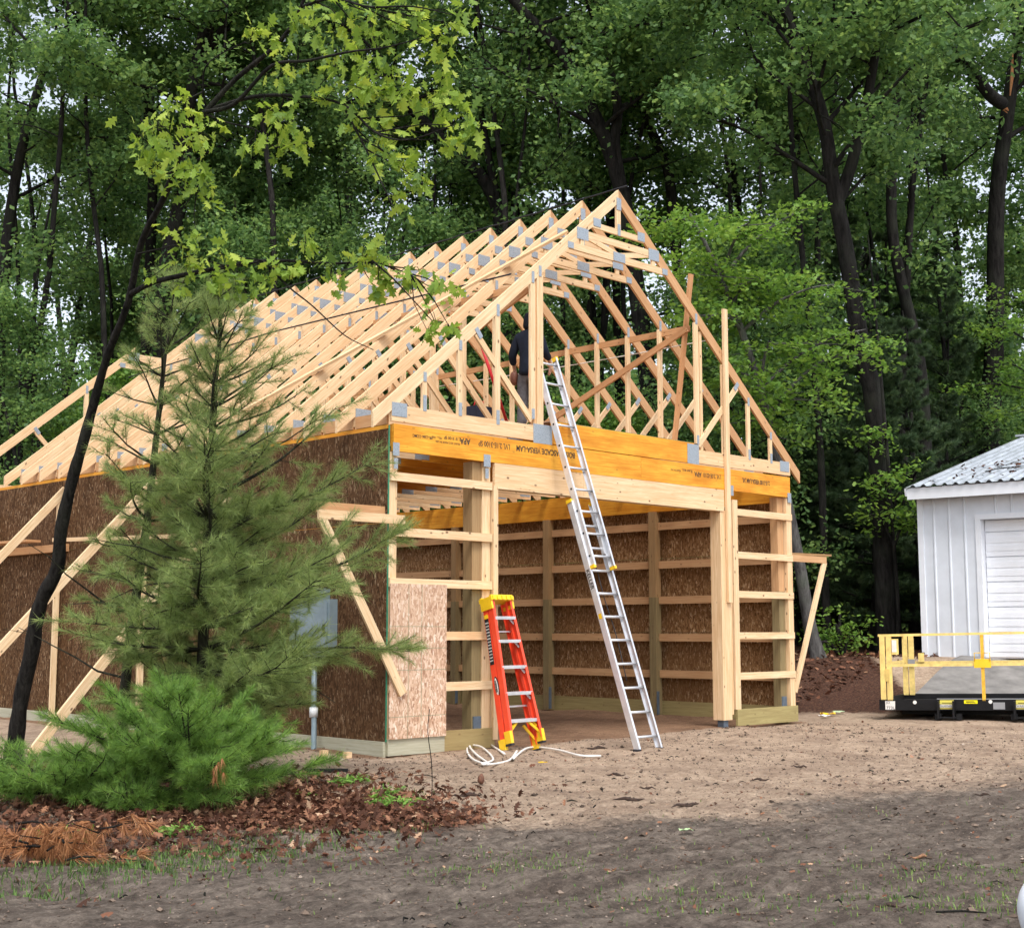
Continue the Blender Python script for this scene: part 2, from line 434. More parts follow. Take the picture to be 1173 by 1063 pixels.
def ground_mat():
    m, nt, b = mat('dirt')
    tc = nt.nodes.new('ShaderNodeTexCoord'); P = tc.outputs['Object']
    def at_(n):
        a = nt.nodes.new('ShaderNodeAttribute'); a.attribute_name = n; return a.outputs['Fac']
    n1 = noise(nt, P, 1.1, 6, .65); n2 = noise(nt, P, 9, 8, .75); n3 = noise(nt, P, 60, 4, .7)
    rot = nt.nodes.new('ShaderNodeMapping'); rot.inputs['Rotation'].default_value = (0, 0, R(45)); rot.inputs['Scale'].default_value = (.55, 3.2, 1)
    L(nt, P, rot.inputs[0]); n4 = noise(nt, rot.outputs[0], 1.6, 7, .7, .5)
    soil = ramp(nt, n2, [(.30, (.075, .062, .051)), (.50, (.185, .152, .124)), (.72, (.33, .275, .225))]).outputs[0]
    sandc = ramp(nt, n2, [(.28, (.22, .158, .118)), (.48, (.40, .305, .228)), (.7, (.54, .43, .335))]).outputs[0]
    wet = ramp(nt, n4, [(.40, (.52, .49, .49)), (.58, (1, 1, 1))]).outputs[0]
    soil = mixc(nt, .85, soil, wet, 'MULTIPLY')
    wet2 = ramp(nt, n1, [(.36, (.70, .66, .64)), (.58, (1.05, 1.03, 1.0))]).outputs[0]
    sandc = mixc(nt, .9, sandc, wet2, 'MULTIPLY')
    # ragged edge between sand and topsoil
    ma = nt.nodes.new('ShaderNodeMath'); ma.operation = 'ADD'; L(nt, at_('sand'), ma.inputs[0])
    mb = nt.nodes.new('ShaderNodeMath'); mb.operation = 'MULTIPLY_ADD'; L(nt, n2, mb.inputs[0]); mb.inputs[1].default_value = .9; mb.inputs[2].default_value = -.45
    L(nt, mb.outputs[0], ma.inputs[1])
    f = ramp(nt, ma.outputs[0], [(.25, (0, 0, 0)), (.75, (1, 1, 1))]).outputs[0]
    c = mixc(nt, f, soil, sandc)
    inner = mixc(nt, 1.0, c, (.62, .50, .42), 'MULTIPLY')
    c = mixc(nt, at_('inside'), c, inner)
    lit = ramp(nt, noise(nt, P, 22, 5, .7), [(.35, (.028, .014, .010)), (.55, (.085, .04, .026)), (.75, (.19, .10, .065))]).outputs[0]
    ml = nt.nodes.new('ShaderNodeMath'); ml.operation = 'ADD'; L(nt, at_('litter'), ml.inputs[0]); L(nt, mb.outputs[0], ml.inputs[1])
    c = mixc(nt, ramp(nt, ml.outputs[0], [(.35, (0, 0, 0)), (.6, (1, 1, 1))]).outputs[0], c, lit)
    # dark bark crumbs and pale grit
    v = nt.nodes.new('ShaderNodeTexVoronoi'); v.inputs['Scale'].default_value = 1
    L(nt, mapped(nt, P, (22, 30, 1)), v.inputs['Vector'])
    k = ramp(nt, v.outputs['Distance'], [(.10, (1, 1, 1)), (.2, (0, 0, 0))]).outputs[0]
    gate = ramp(nt, noise(nt, P, 2.3, 4, .7), [(.5, (0, 0, 0)), (.62, (.9, .9, .9))]).outputs[0]
    c = mixc(nt, mixc(nt, 1.0, k, gate, 'MULTIPLY'), c, (.03, .017, .012))
    c = mixc(nt, ramp(nt, n3, [(.60, (0, 0, 0)), (.70, (.6, .6, .6))]).outputs[0], c, (.42, .35, .29))
    n5 = noise(nt, P, 34, 9, .85)
    c = mixc(nt, 1.0, c, ramp(nt, n5, [(.32, (.50, .46, .43)), (.46, (1.10, 1.09, 1.08)), (.68, (1.55, 1.53, 1.5))]).outputs[0], 'MULTIPLY')
    L(nt, c, b.inputs['Base Color']); b.inputs['Roughness'].default_value = .95; b.inputs['Specular IOR Level'].default_value = .15
    ad = nt.nodes.new('ShaderNodeMath'); ad.operation = 'MULTIPLY_ADD'; L(nt, n5, ad.inputs[0]); ad.inputs[1].default_value = .7; L(nt, n2, ad.inputs[2])
    bump(nt, b, ad.outputs[0], 1.0, .05)
    return m
M_GROUND = ground_mat()
ground()

# ================================================================== POLE BARN
W = 8.52; SP = .66; HZ = 3.98
barn = tag(empty('pole_barn'), 'half-built wooden pole barn with open gable trusses and strand board side wall', 'barn')
# --- treated skirt boards
l = LM(); l.box((0, -.035, .0), (.90, .008, .195), M_TREAT_G, .2); l.build('skirt_board', barn)
l = LM(); l.box((.902, -.03, .0), (1.76, .008, .25), M_TREAT, .9); l.build('skirt_board', barn)
l = LM(); l.box((6.93, -.052, .02), (8.57, -.012, .27), M_TREAT, .05); l.build('skirt_board', barn)
l = LM(); y = 0
while y < 16.2: l.box((-.045, y+.003, -.02), (-.004, min(y+4.1, 16.3), .165), M_TREAT_G); y += 4.1
l.build('skirt_board', barn)
l = LM(); y = .1
while y < 16: l.box((8.50, y, -.02), (8.54, y+4, .25), M_TREAT, .3); y += 4.003
l.build('skirt_board', barn)
# --- wall sheathing
def sheet(name, verts, m):
    me = bpy.data.meshes.new(name)
def osb_wall(x, y0, y1, z0, z1, m, name, th=.012):
    l = LM(); y = y0; r = 0
    while y < y1-.01:
        z = z0; r += 1
        ye = min(y+2.6, y1)
        while z < z1-.01:
            ze = min(z+1.30 if m is not None else z1, z1)
            l.v += [(a, b, c) for a in (x, x+th) for b, c in ((y+.0025, z+.0025), (ye-.0025, z+.0025), (ye-.0025, ze-.0025), (y+.0025, ze-.0025))]
            i = len(l.v)-8
            if m not in l.mats: l.mats.append(m)
            ou, ov = random.uniform(0, 30), random.uniform(0, 30)
            for k, f in enumerate(((0, 3, 2, 1), (4, 5, 6, 7), (0, 1, 5, 4), (1, 2, 6, 5), (2, 3, 7, 6), (3, 0, 4, 7))):
                l.f.append([i+j for j in f]); l.t.append(0); l.mi.append(0)
                for j in f: v = l.v[i+j]; l.uv.append((v[1]+ou, v[2]+ov))
            z = ze
        y = ye
    return l.build(name, barn)
tag(osb_wall(-.014, 0, 16.2, .165, 3.915, M_OSBW, 'strand_board_wall'), 'strand board side wall, dark from rain and painted-in forest shade')
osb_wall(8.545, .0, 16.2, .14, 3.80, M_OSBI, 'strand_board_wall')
l = LM(); l.box((-.017, -.016, .165), (-.0142+.012, -.002, 3.95), M_GREENEDGE, 0); l.build('panel_edge', barn)
# front dry panel with printed nailing lines
l = LM(); l.v += [(a, b, c) for b in (-.062, -.049) for a, c in ((-.005, .195), (.90, .195), (.90, 2.035), (-.005, 2.035))]
l.mats = [M_OSB]
for f in ((0, 1, 2, 3), (4, 7, 6, 5), (0, 4, 5, 1), (1, 5, 6, 2), (2, 6, 7, 3), (3, 7, 4, 0)):
    l.f.append(list(f)); l.t.append(0); l.mi.append(0); l.uv += [(l.v[j][0], l.v[j][2]) for j in f]
pan = tag(l.build('strand_board_panel', barn), 'dry tan strand board panel beside the door opening')
l = LM()
for zz in (.45, 1.0, 1.26, 1.52): l.box((-.004, -.0635, zz), (.899, -.0622, zz+.005), M_LINE, 0)
for xx in (.28, .49): l.box((xx, -.0636, .2), (xx+.005, -.0623, 2.03), M_LINE, 0)
l.build('printed_lines', pan)
# --- posts
def post(a, b, m, t=None, name='post'): l = LM(); l.box(a, b, m, t); return l.build(name, barn)
post((.0, .0, .19), (.13, .045, 3.63), M_PINE, .1)
post((.005, .046, .0), (.15, .19, 3.78), M_PINE_O, .3)
post((1.40, .02, .0), (1.56, .19, 2.1), M_TREATP, .4); post((1.401, .021, 2.1), (1.559, .189, 3.63), M_OLD, .3)
post((1.562, .0, .25), (1.70, .15, 3.63), M_PINE, .1)
post((1.72, -.05, .10), (1.80, .12, 3.34), M_PINE, .05, 'door_jamb')
post((6.58, -.045, .12), (6.80, .15, 3.32), M_PINE, .35)
post((6.803, -.04, .2), (6.85, .14, 3.32), M_PINE, .55)
post((6.90, -.047, .27), (7.03, .05, 3.50), M_PINE, .1)
tag(post((6.70, -.095, 1.90), (6.80, -.053, 6.50), M_PINE, .15, 'upright_board'), 'tall bare board rising past the right rafter')
post((8.22, .03, .0), (8.38, .17, 2.1), M_TREATP, .3); post((8.221, .031, 2.1), (8.379, .169, 3.63), M_PINE_O, .2)
post((8.40, -.03, .27), (8.54, .12, 3.63), M_PINE, .25)
for i, y in enumerate((2.66, 5.26, 7.86, 10.46, 13.06, 15.7)):
    l = LM(); l.box((8.30, y, 0), (8.45, y+.15, 2.05), M_TREATP, .4); l.box((8.301, y+.001, 2.05), (8.449, y+.149, 3.56), M_OLD, .5); l.build('post', barn)
    l = LM(); l.box((.06, y, 0), (.21, y+.15, 3.7), M_OLD, .5); l.build('post', barn)
    l = LM(); l.box((8.293, y-.012, .02), (8.36, y-.002, .42), M_BRKT, 0); l.build('post_bracket', barn)
for a, b in (((1.42, .0, .17), (1.55, .018, .40)), ((6.62, -.01, -.02), (6.74, .1, .12)), ((8.23, .015, .26), (8.36, .028, .42))):
    l = LM(); l.box(a, b, M_BRKT, 0); l.build('post_bracket', barn)
# --- girts
for z in (3.28, 2.61, 2.0, 1.36, .74):
    l = LM(); l.box((.01 if z > 2.1 or z < 1.9 else 0, -.045, z-.005), (1.70, -.003, z+.10), M_PINE)
    l.build('girt', barn)
    l = LM(); l.box((6.86, -.048, z-.04), (8.53, -.049+.001-.04, z+.07), M_PINE, .1) if False else l.box((7.032, -.045, z-.02), (8.54, -.004, z+.085), M_PINE, .08)
    l.build('girt', barn)
for z in (3.30, 2.62, 2.0, 1.35, .72):
    l = LM(); ys = [.15, 2.66, 5.26, 7.86, 10.46, 13.06, 15.7]
    l.box((8.452, .13, z-.06), (8.50, 16.0, z+.06), M_OLD, .1)
    l.build('girt', barn)
    l = LM(); l.box((.012, .25, z-.05), (.055, 16.0, z+.05), M_OLD, .3); l.build('girt', barn)
# inner boards flush with posts are lighter ledgers between the posts
for z in (3.30, 2.62, 2.0, 1.35, .72):
    l = LM()
    for a, b in ((.2, 2.655), (2.815, 5.255), (5.415, 7.855), (8.015, 10.455), (10.615, 13.055)):
        l.box((8.385, a, z-.065), (8.425, b, z+.065), M_PINE_O, .2)
    l.build('girt', barn)
# --- beams
l = LM(); l.box((.035, -.046, 3.638), (4.7, .0, 3.972), M_LVL, .1); l.box((4.703, -.046, 3.638), (8.50, .0, 3.972), M_LVL, .3)
hdr = tag(l.build('header_beam', barn), 'yellow laminated header beam across the front')
l = LM(); l.box((1.74, -.047, 3.33), (3.45, -.003, 3.634), M_PINE, .35); l.box((3.453, -.047, 3.33), (6.69, -.003, 3.634), M_PINE, .2); l.build('door_header', barn)
l = LM(); l.box((1.78, -.058, 3.30), (6.66, .09, 3.327), M_PINE, .0); l.build('header_trim', barn)
l = LM(); l.box((.035, .004, 3.70), (8.50, .04, 3.97), M_LVL, .5); l.build('header_beam', barn)
for x0 in (.0, 8.36):
    l = LM(); y = .05
    while y < 16: l.box((x0, y, 3.765 if x0 < 1 else 3.56), (x0+.09, min(y+6, 16.2), 3.965), M_LVL, .3); y += 6.003
    tag(l.build('top_plate', barn), 'yellow laminated top plate')
# stamps (upside down) on the beams
def text_me(body, size, m, thick=.0015, font_scale=1.0, bold=0):
    c = bpy.data.curves.new('t', 'FONT'); c.body = body; c.size = size; c.extrude = thick/2; c.offset = bold
    o = bpy.data.objects.new('t', c); COL.objects.link(o)
    dg = bpy.context.evaluated_depsgraph_get(); dg.update()
    me = bpy.data.meshes.new_from_object(o.evaluated_get(dg)); bpy.data.objects.remove(o)
    me.materials.clear(); me.materials.append(m)
    return me
def lettering(name, parent, body, size, origin, xdir, ydir, m, bold=0, sx=1.0):
    me = text_me(body, size, m, bold=bold)
    X = Vector(xdir).normalized(); Y = Vector(ydir).normalized(); Z = X.cross(Y)
    T = Matrix((X*sx, Y, Z)).transposed().to_4x4(); T.translation = Vector(origin)
    me.transform(T); return link(name, me, parent)
FY = -.0475
def stamp(x, z, body, size, bold=0, sx=1.0): lettering('stamped_lettering', hdr, body, size, (x, FY, z), (-1, 0, 0), (0, 0, -1), M_INK, bold, sx)
stamp(3.28, 3.90, 'BOISE CASCADE VERSA-LAM', .105, .0022, .86)
stamp(2.02, 3.90, 'LVL 2.1E-3100 SP', .10, .0006, .80)
stamp(1.30, 3.90, 'APA', .105, .003, .9)
stamp(1.14, 3.90, '2.1E 3100 SP', .055, .0005); stamp(1.12, 3.83, 'PLANT 0212 MADE IN USA', .035)
stamp(.82, 3.88, 'MILL 1066', .042); stamp(.66, 3.87, 'PR-L266 CCMC', .05, .0008)
stamp(7.92, 3.86, '2.1E-3100 VERSA-LAM LVL', .10, .0022, .66); stamp(6.62, 3.86, 'LVL 2.0E-0210', .095, .0004, .80)
stamp(6.12, 3.86, 'APA', .10, .003, .9); stamp(5.90, 3.88, 'PLANT 0212', .045, .001); stamp(5.62, 3.86, 'MADE IN USA', .04)
# --- trusses
SL = .8333
def top(u): return 4.09 + SL*(u+.285) if u <= 4.26 else 4.09 + SL*(8.805-u)
CH = .196                                # plumb depth of the rafters
truss_parts = []
def add_truss(y, gable=False, capless=False, rear=False):
    y0, y1 = y, y+.042; yc = (y0+y1)/2
    root_loc = (4.26, yc, 4.0)
    l = LM()
    l.box((.0, y0, 4.0), (2.829, y1, 4.205), M_PINE); l.box((2.832, y0+.001, 3.985), (5.968, y1-.001, 4.298), M_LVL, .25 if gable else .4); l.box((5.971, y0, 4.0), (8.52, y1, 4.205), M_PINE, .45 if gable else None)
    # recentre on the barn: root is parented to the barn
    t = l.build('roof_truss', barn)
    tr = []
    def sub(name, p0, p1, dep, m, tint=None, ve=False, wid=.040, up=(0, 0, 1)):
        tr.append((name, p0, p1, dep, m, tint, ve, wid, up))
    h = CH/2
    ul, ur = -.285, 8.805
    if capless: ulx, urx = 3.50, 5.02
    else: ulx, urx = 4.258, 4.262
    sub('rafter', (ul, yc, top(ul)-h), (ulx, yc, top(ulx)-h), CH*.768, M_PINE, None, True)
    sub('rafter', (ur, yc, top(ur)-h), (urx, yc, top(urx)-h), CH*.768, M_PINE_O, None, True, .0385)  # darker orange pine on the right slope: facing-away shade put into the colour
    sub('collar_tie', (3.40, yc, 7.06), (5.12, yc, 7.06), .10, M_PINE, .2, False, .037)
    sub('collar_tie', (3.14, yc, 6.84), (5.38, yc, 6.84), .10, M_PINE, .2, False, .037)
    if not capless:
        sub('collar_tie', (3.62, yc, 7.235), (4.90, yc, 7.235), .085, M_PINE, .1, False, .037)
        sub('king_post', (4.26, yc, 7.28), (4.26, yc, 7.70), .09, M_PINE, .1, False, .036, (1, 0, 0))
    sub('web', (4.26, yc+.001, 6.89), (4.95, yc+.001, 7.03), .075, M_PINE, .3, False, .030); sub('web', (4.26, yc-.001, 6.89), (3.57, yc-.001, 7.03), .075, M_PINE, .3, False, .0305)
    for u in (3.47, 5.05): sub('web', (u, yc+.0005, 6.87), (u, yc+.0005, 7.02), .075, M_PINE, .1, False, .034, (1, 0, 0))
    for u in (2.46, 6.06): sub('web', (u, yc, 4.205 if 0 else 4.30), (u, yc, top(u)-CH), .09, M_PINE, .1, False, .038, (1, 0, 0))
    sub('web', (1.42, yc, top(1.42)-CH-.02), (2.44, yc, 4.27), .085, M_PINE, .35, False, .033); sub('web', (7.10, yc, top(7.10)-CH-.02), (6.08, yc, 4.27), .085, M_PINE, .05, False, .033)
    if gable: sub('web', (1.13, yc, 4.20), (1.13, yc, top(1.13)-CH), .08, M_PINE, .1, False, .036, (1, 0, 0)); sub('web', (7.39, yc, 4.2), (7.39, yc, top(7.39)-CH), .08, M_PINE, .1, False, .036, (1, 0, 0))
    if gable:
        for u in (.53, 7.99): sub('web', (u, yc, 4.2), (u, yc, top(u)-CH), .075, M_PINE, .1, False, .036, (1, 0, 0))
        sub('web', (1.80, yc-.001, 4.21), (1.80, yc-.001, top(1.8)-CH), .09, M_PINE, .05, False, .034, (1, 0, 0))
        sub('web', (2.60, yc+.0, 4.21), (2.60, yc, top(2.6)-CH), .12, M_PINE, .25, False, .038, (1, 0, 0)); sub('web', (2.53, yc+.03, 4.21), (2.53, yc+.03, top(2.53)-CH), .05, M_PINE, .6, False, .038, (1, 0, 0))
        sub('web', (6.20, yc+.03, 4.21), (6.20, yc+.03, top(6.2)-CH), .06, M_PINE, .4, False, .038, (1, 0, 0)); sub('web', (6.74, yc+.002, 4.21), (6.74, yc+.002, top(6.74)-CH), .08, M_PINE, .2, False, .034, (1, 0, 0))
    for name, p0, p1, dep, m, tint, ve, wid, up in tr:
        l = LM()
        if name == 'rafter' : tint = random.random()*.5
        l.board(p0, p1, wid, dep, up, m, tint, ve); o = l.build(name, t)
    # plates: (u, z, w, h, tilt)
    a = math.atan(SL)
    P = [(2.64, 4.10, .36, .26, 0) if gable else (2.83, 4.12, .28, .22, 0), (5.93, 4.13, .28, .30, 0), (.12, 4.15, .24, .17, 0), (8.36, 4.14, .26, .17, 0),
         (3.47, 7.05, .24, .17, 0), (5.05, 7.05, .24, .17, 0), (3.22, 6.84, .12, .09, 0), (5.31, 6.84, .12, .09, 0), (4.26, 6.86, .26, .13, 0),
         (1.45, top(1.45)-CH-.03, .07, .15, a), (7.07, top(7.07)-CH-.03, .07, .15, -a), (2.46, top(2.46)-CH*.7, .05, .16, 0), (6.06, top(6.06)-CH*.7, .05, .16, 0),
         (2.46, 4.36, .05, .14, 0), (6.06, 4.36, .05, .14, 0)]
    if not capless: P += [(4.26, 7.66, .10, .18, 0), (3.78, 7.28, .16, .12, 0), (4.76, 7.27, .16, .13, 0), (4.26, 7.27, .06, .17, 0)]
    if gable: P += [(1.13, 4.27, .055, .17, 0), (7.39, 4.25, .055, .17, 0), (1.13, top(1.13)-CH*.85, .05, .13, 0), (7.39, top(7.39)-CH*.85, .05, .13, 0), (.53, 4.28, .055, .2, 0), (7.99, 4.24, .055, .16, 0), (.53, top(.53)-CH*.8, .05, .12, 0), (7.99, top(7.99)-CH*.8, .05, .12, 0), (1.80, 4.24, .055, .19, 0), (1.80, top(1.8)-CH*.8, .05, .16, 0), (2.60, top(2.6)-CH*.75, .05, .15, 0)]
    for (u, z, w_, h_, tilt) in P:
        l = LM()
        ux = Vector((math.cos(tilt), 0, math.sin(tilt))); c = Vector((u, y0-.0025, z))
        l.board(c-ux*w_/2, c+ux*w_/2, .005, h_, (-math.sin(tilt), 0, math.cos(tilt)), M_PLATE, 0); l.build('gusset_plate', t)
    return t
NT = 16
for i in range(NT):
    add_truss(i*SP + (0.004 if i else -.043+.0), gable=(i == 0))
add_truss(12.4, capless=True)
# heel blocking between tails
for i in range(NT-1):
    y = i*SP+.05
    l = LM(); l.box((-.006, y+ (0 if i else .0), 3.97), (.03, y+SP-.052, 4.12), M_PINE_O, .5); l.build('blocking', barn)
# attic subfloor
l = LM(); l.v += [(a, b, c) for c in (4.300, 4.314) for a, b in ((2.86, .02), (5.94, .02), (5.94, 9.9), (2.86, 9.9))]; l.mats = [M_OSB]
for f in ((0, 3, 2, 1), (4, 5, 6, 7), (0, 1, 5, 4), (1, 2, 6, 5), (2, 3, 7, 6), (3, 0, 4, 7)):
    l.f.append(list(f)); l.t.append(0); l.mi.append(0); l.uv += [(l.v[j][0], l.v[j][1]) for j in f]
deck = l.build('attic_floor', barn)
l = LM(); l.box((2.86, .012, 4.3005), (5.94, .0195, 4.3145), M_GREENEDGE, 0); l.build('panel_edge', deck)
# temporary bracing
for x in (6.06, 2.46):
    s = .04 if x > 4 else -.04
    board('brace_board', barn, (x+s*1.1, -.0+.12, 6.12), (x+s*1.1, 9.9, 6.12), .038, .095, M_PINE_O, tint=.6)
    board('brace_board', barn, (x-s*1.1, .1, 6.10), (x-s*1.1, 4.6, 4.38), .038, .095, M_PINE_O, tint=.8)
    board('brace_board', barn, (x-s*1.1, 9.8, 6.10), (x-s*1.1, 5.3, 4.38), .038, .095, M_PINE_O, tint=.8)
board('brace_board', barn, (6.12, .09, 6.98), (5.98, .36, 4.30), .09, .038, M_PINE_O, tint=1.0, up=(0, 1, 0))
nrm = Vector((-SL, 0, 1)).normalized()
board('brace_board', barn, Vector((.10, 3.52, 4.42+.02)) + nrm*.03, Vector((3.22, .0, 7.02)) + nrm*.03, .10, .036, M_PINE, up=tuple(nrm), tint=.5)
# attic walk boards
for k, x in enumerate((3.1, 3.38, 3.66, 3.94)):
    board('walk_board', barn, (x, .1, 4.318), (x, 5.0, 4.318), .26, .036, M_PINE_O, tint=.4)
# wall plumbing braces with long 2x4s to the ground
for (y, z, d) in ((3.3, 3.30, 2.98), (5.35, 3.70, 3.6), (8.2, 3.75, 3.6)):
    p1 = Vector((-.03, y, z)); p0 = Vector((-d, y-.35, .02)); board('wall_brace', barn, p0, p1, .038, .13, M_PINE, up=(0, 1, 0) if 0 else (0, 0, 1), tint=.0)
# scaffold brackets nailed to the walls
def jack(p, out, dr, flip=1, lo=.75):
    p = Vector(p); out = Vector(out)
    board('bracket_arm', barn, p - out*.12, p + out*1.17, .038, .11, M_PINE_O if flip else M_PINE, tint=.2)
    board('bracket_brace', barn, p + out*1.13 + Vector((0, 0, -.03)), p + out*dr + Vector((0, 0, lo-p.z)), .034, .115, M_PINE, tint=.05, up=tuple(out))
jack((.06, -.085, 2.80), (-1, 0, 0), -.12, 0, .72)
board('bracket_arm', barn, (-1.02, .06, 2.9), (-.02, .06, 2.9), .04, .12, M_PINE_O, tint=.6)
jack((8.57, .10, 2.66), (1, 0, 0), .14, 1, .48)
board('bracket_arm', barn, (8.56, .16, 2.73), (9.95, .16, 2.75), .09, .036, M_OLD, tint=.9)
for y in (5.5, 8.2, 10.6):
    board('bracket_upright', barn, (-.12, y, .1), (-.12, y, 3.55), .09, .04, M_PINE, tint=.0, up=(0, 1, 0))
    board('bracket_upright', barn, (-.06, y+.12, .1), (-.06, y+.12, 3.5), .09, .05, M_TREAT, tint=.6, up=(0, 1, 0))
board('ledger_board', barn, (-.16, 4.2, 2.80), (-.16, 8.3, 2.93), .038, .06, M_PINE, tint=.2)
board('ledger_board', barn, (-.08, 8.0, 2.80), (-.08, 12.0, 2.80), .1, .12, M_PINE_O, tint=.6)
board('walk_board', barn, (-.35, 8.6, 2.92), (-.35, 12.0, 2.96), .25, .04, M_PINE_O, tint=.9)
for (x0, x1, z0) in ((.02, .12, 3.58), (1.54, 1.66, 3.57), (6.86, 6.93, 3.56), (8.42, 8.52, 3.55)): l = LM(); l.box((x0, -.052, z0), (x1, -.047, z0+.16), M_PLATE, 0); l.build('metal_strap', barn)
for (x0, x1, z0) in ((.04, .10, 3.42), (1.57, 1.63, 3.42)): l = LM(); l.box((x0, -.049, z0), (x1, -.0462, z0+.13), M_PLATE, 0); l.build('metal_strap', barn)

# ================================================================== LADDERS
def frame_obj(pairs, name, parent, m, tint=0):
    l = LM()
    for a in pairs: l.board(*a[:4], a[4] if len(a) > 4 else (0, 0, 1), m, tint)
    return l.build(name, parent)
# extension ladder
F0 = Vector((2.946, -1.574, 0.0)); A = Vector((0, .3343, .9425)).normalized(); XN = Vector((1, 0, 0)); NN = A.cross(XN) * -1
NN = Vector((0, -A.z, A.y))          # out of the ladder towards the viewer / climber side
lad = tag(empty('extension_ladder', tuple(F0)), 'tall aluminium extension ladder leaning on the yellow header beam', 'ladder')
def rail(o, x, a0, a1, n, m, name):
    g = LM(); p0 = F0+XN*x+A*a0+NN*n; p1 = F0+XN*x+A*a1+NN*n
    sgn = -1 if x < 0 else 1
    g.board(p0, p1, .006, .085, tuple(NN), m, 0)
    for k in (-1, 1):
        off = NN*(.0425*k) - XN*sgn*.014
        g.board(p0+off, p1+off, .030, .006, tuple(NN), m, 0)
    return g.build(name, o)
HW = .225
for x in (-HW, HW):
    rail(lad, x, 0.0, 3.36, 0, M_ALU, 'base_rail')
    rail(lad, x*.90, 2.42, 5.53, .075, M_ALU, 'fly_rail')
    board('end_cap', lad, F0+XN*x+A*3.34+NN*0, F0+XN*x+A*3.385, .035, .09, M_YEL, up=tuple(NN), tint=0)
    board('end_cap', lad, F0+XN*x*.9+A*2.385+NN*.075, F0+XN*x*.9+A*2.43+NN*.075, .04, .09, M_YEL, up=tuple(NN), tint=0)
    board('end_cap', lad, F0+XN*x*.9+A*5.49+NN*.075, F0+XN*x*.9+A*5.55+NN*.075, .04, .09, M_YEL if x > 0 else M_ALU, up=tuple(NN), tint=0)
    boxo('ladder_foot', lad, F0+Vector((x-.03, -.05, -.03)), F0+Vector((x+.03, .04, .012)), M_CABLE, 0)
a = .16
while a < 3.3:
    tubeo('rung', lad, [F0-XN*HW+A*a, F0+XN*HW+A*a], .017, M_ALU, 8); a += .318
a = 2.56
while a < 5.5:
    tubeo('rung', lad, [F0-XN*HW*.9+A*a+NN*.075, F0+XN*HW*.9+A*a+NN*.075], .016, M_ALU, 8)
    g = TG()
    for s in (-1, 1): g.add([F0+XN*s*(HW*.9)+A*a+NN*.075, F0+XN*s*(HW*.9+.008)+A*a+NN*.075], [.018, .014], 8, True)
    link('rivet', g.mesh('rivet', M_CABLE), lad); a += .318
for s in (-1, 1): frame_obj([(F0+XN*s*.16+A*2.62+NN*.02, F0+XN*s*.16+A*2.86+NN*.03, .03, .05, tuple(NN))], 'rung_lock', lad, M_ALU)
pr = smoothpath([F0+XN*.0+A*3.2+NN*-.03, F0+XN*.02+A*2.6+NN*-.05, F0+XN*.01+A*2.0+NN*-.05, F0+XN*.03+A*1.5+NN*-.04, F0+XN*-.02+A*.9+NN*-.03], 5)
tubeo('pull_rope', lad, pr, .007, M_CABLE, 5)
me = text_me('KELLER', .085, M_BLACK, bold=.001)
T = Matrix((-A, NN, XN*-1)).transposed().to_4x4(); T.translation = F0-XN*(HW+.0045)+A*2.40-NN*.03; me.transform(T); link('brand_lettering', me, lad)
l = LM(); p = F0-XN*(HW+.004); l.board(p+A*1.72, p+A*1.79, .003, .05, tuple(NN), M_YEL, 0); l.build('warning_sticker', lad)

# step ladder, folded, leaning on the jamb
S0 = Vector((1.638, -.60, .0)); S1 = Vector((1.63, -.13, 1.86))
SA = (S1-S0).normalized(); SX = Vector((1, 0, 0)); SX = (SX - SA*SX.dot(SA)).normalized(); SN = SA.cross(SX); SN = SN if SN.y < 0 else -SN
sl = tag(empty('step_ladder', tuple(S0)), 'folded orange fibreglass stepladder leaning on the door jamb', 'stepladder')
LEN = (S1-S0).length
def halfw(a): return .285 - .115*(a/LEN)
for s in (-1, 1):
    for nm, n0, a0, a1 in (('rear_rail', .02, .05, LEN-.06), ('front_rail', .135, .13, LEN-.02)):
        g = LM(); p0 = S0+SX*s*halfw(a0)+SA*a0+SN*n0; p1 = S0+SX*s*halfw(a1)+SA*a1+SN*(n0*.85)
        g.board(p0, p1, .012, .085, tuple(SN), M_RED, 0)
        for k in (-1, 1):
            off = SN*(.040*k) - SX*s*.02; g.board(p0+off, p1+off, .032, .007, tuple(SN), M_RED, 0)
        g.build(nm, sl)
        board('rail_foot', sl, p0-SA*.05, p0+SA*.10, .05, .10, M_YEL, up=tuple(SN), tint=0)
        board('foot_pad', sl, p0-SA*.075, p0-SA*.05, .055, .10, M_CABLE, up=tuple(SN), tint=0)
steps = [.36, .70, 1.03, 1.36, 1.66]
for i, a_ in enumerate(steps):
    h = halfw(a_); c = S0+SA*a_+SN*.125
    up = Vector((0, 0, 1))
    l = LM(); l.board(c-SX*(h-.01), c+SX*(h-.01), .095, .022, tuple(up), M_ALU, 0); l.board(c-SX*(h-.01)-SN*-.045-Vector((0, 0, .02)), c+SX*(h-.01)+SN*.045-Vector((0, 0, .02)), .005, .035, tuple(up), M_ALU, 0)
    for s in (-1, 1): l.board(c+SX*s*(h-.015)-SA*.085, c+SX*s*(h-.085)-SA*.005, .03, .008, tuple(SN), M_ALU if i else M_YEL, 0)
    l.build('step', sl)
for s in (-1, 1):
    board('corner_brace', sl, S0+SX*s*.27+SA*.20+SN*.13, S0+SX*s*.10+SA*.335+SN*.13, .03, .03, M_YEL, tint=0)
    board('corner_brace', sl, S0+SX*s*.26+SA*.12+SN*.04, S0+SX*s*.10+SA*.30+SN*.04, .03, .03, M_YEL, tint=0)
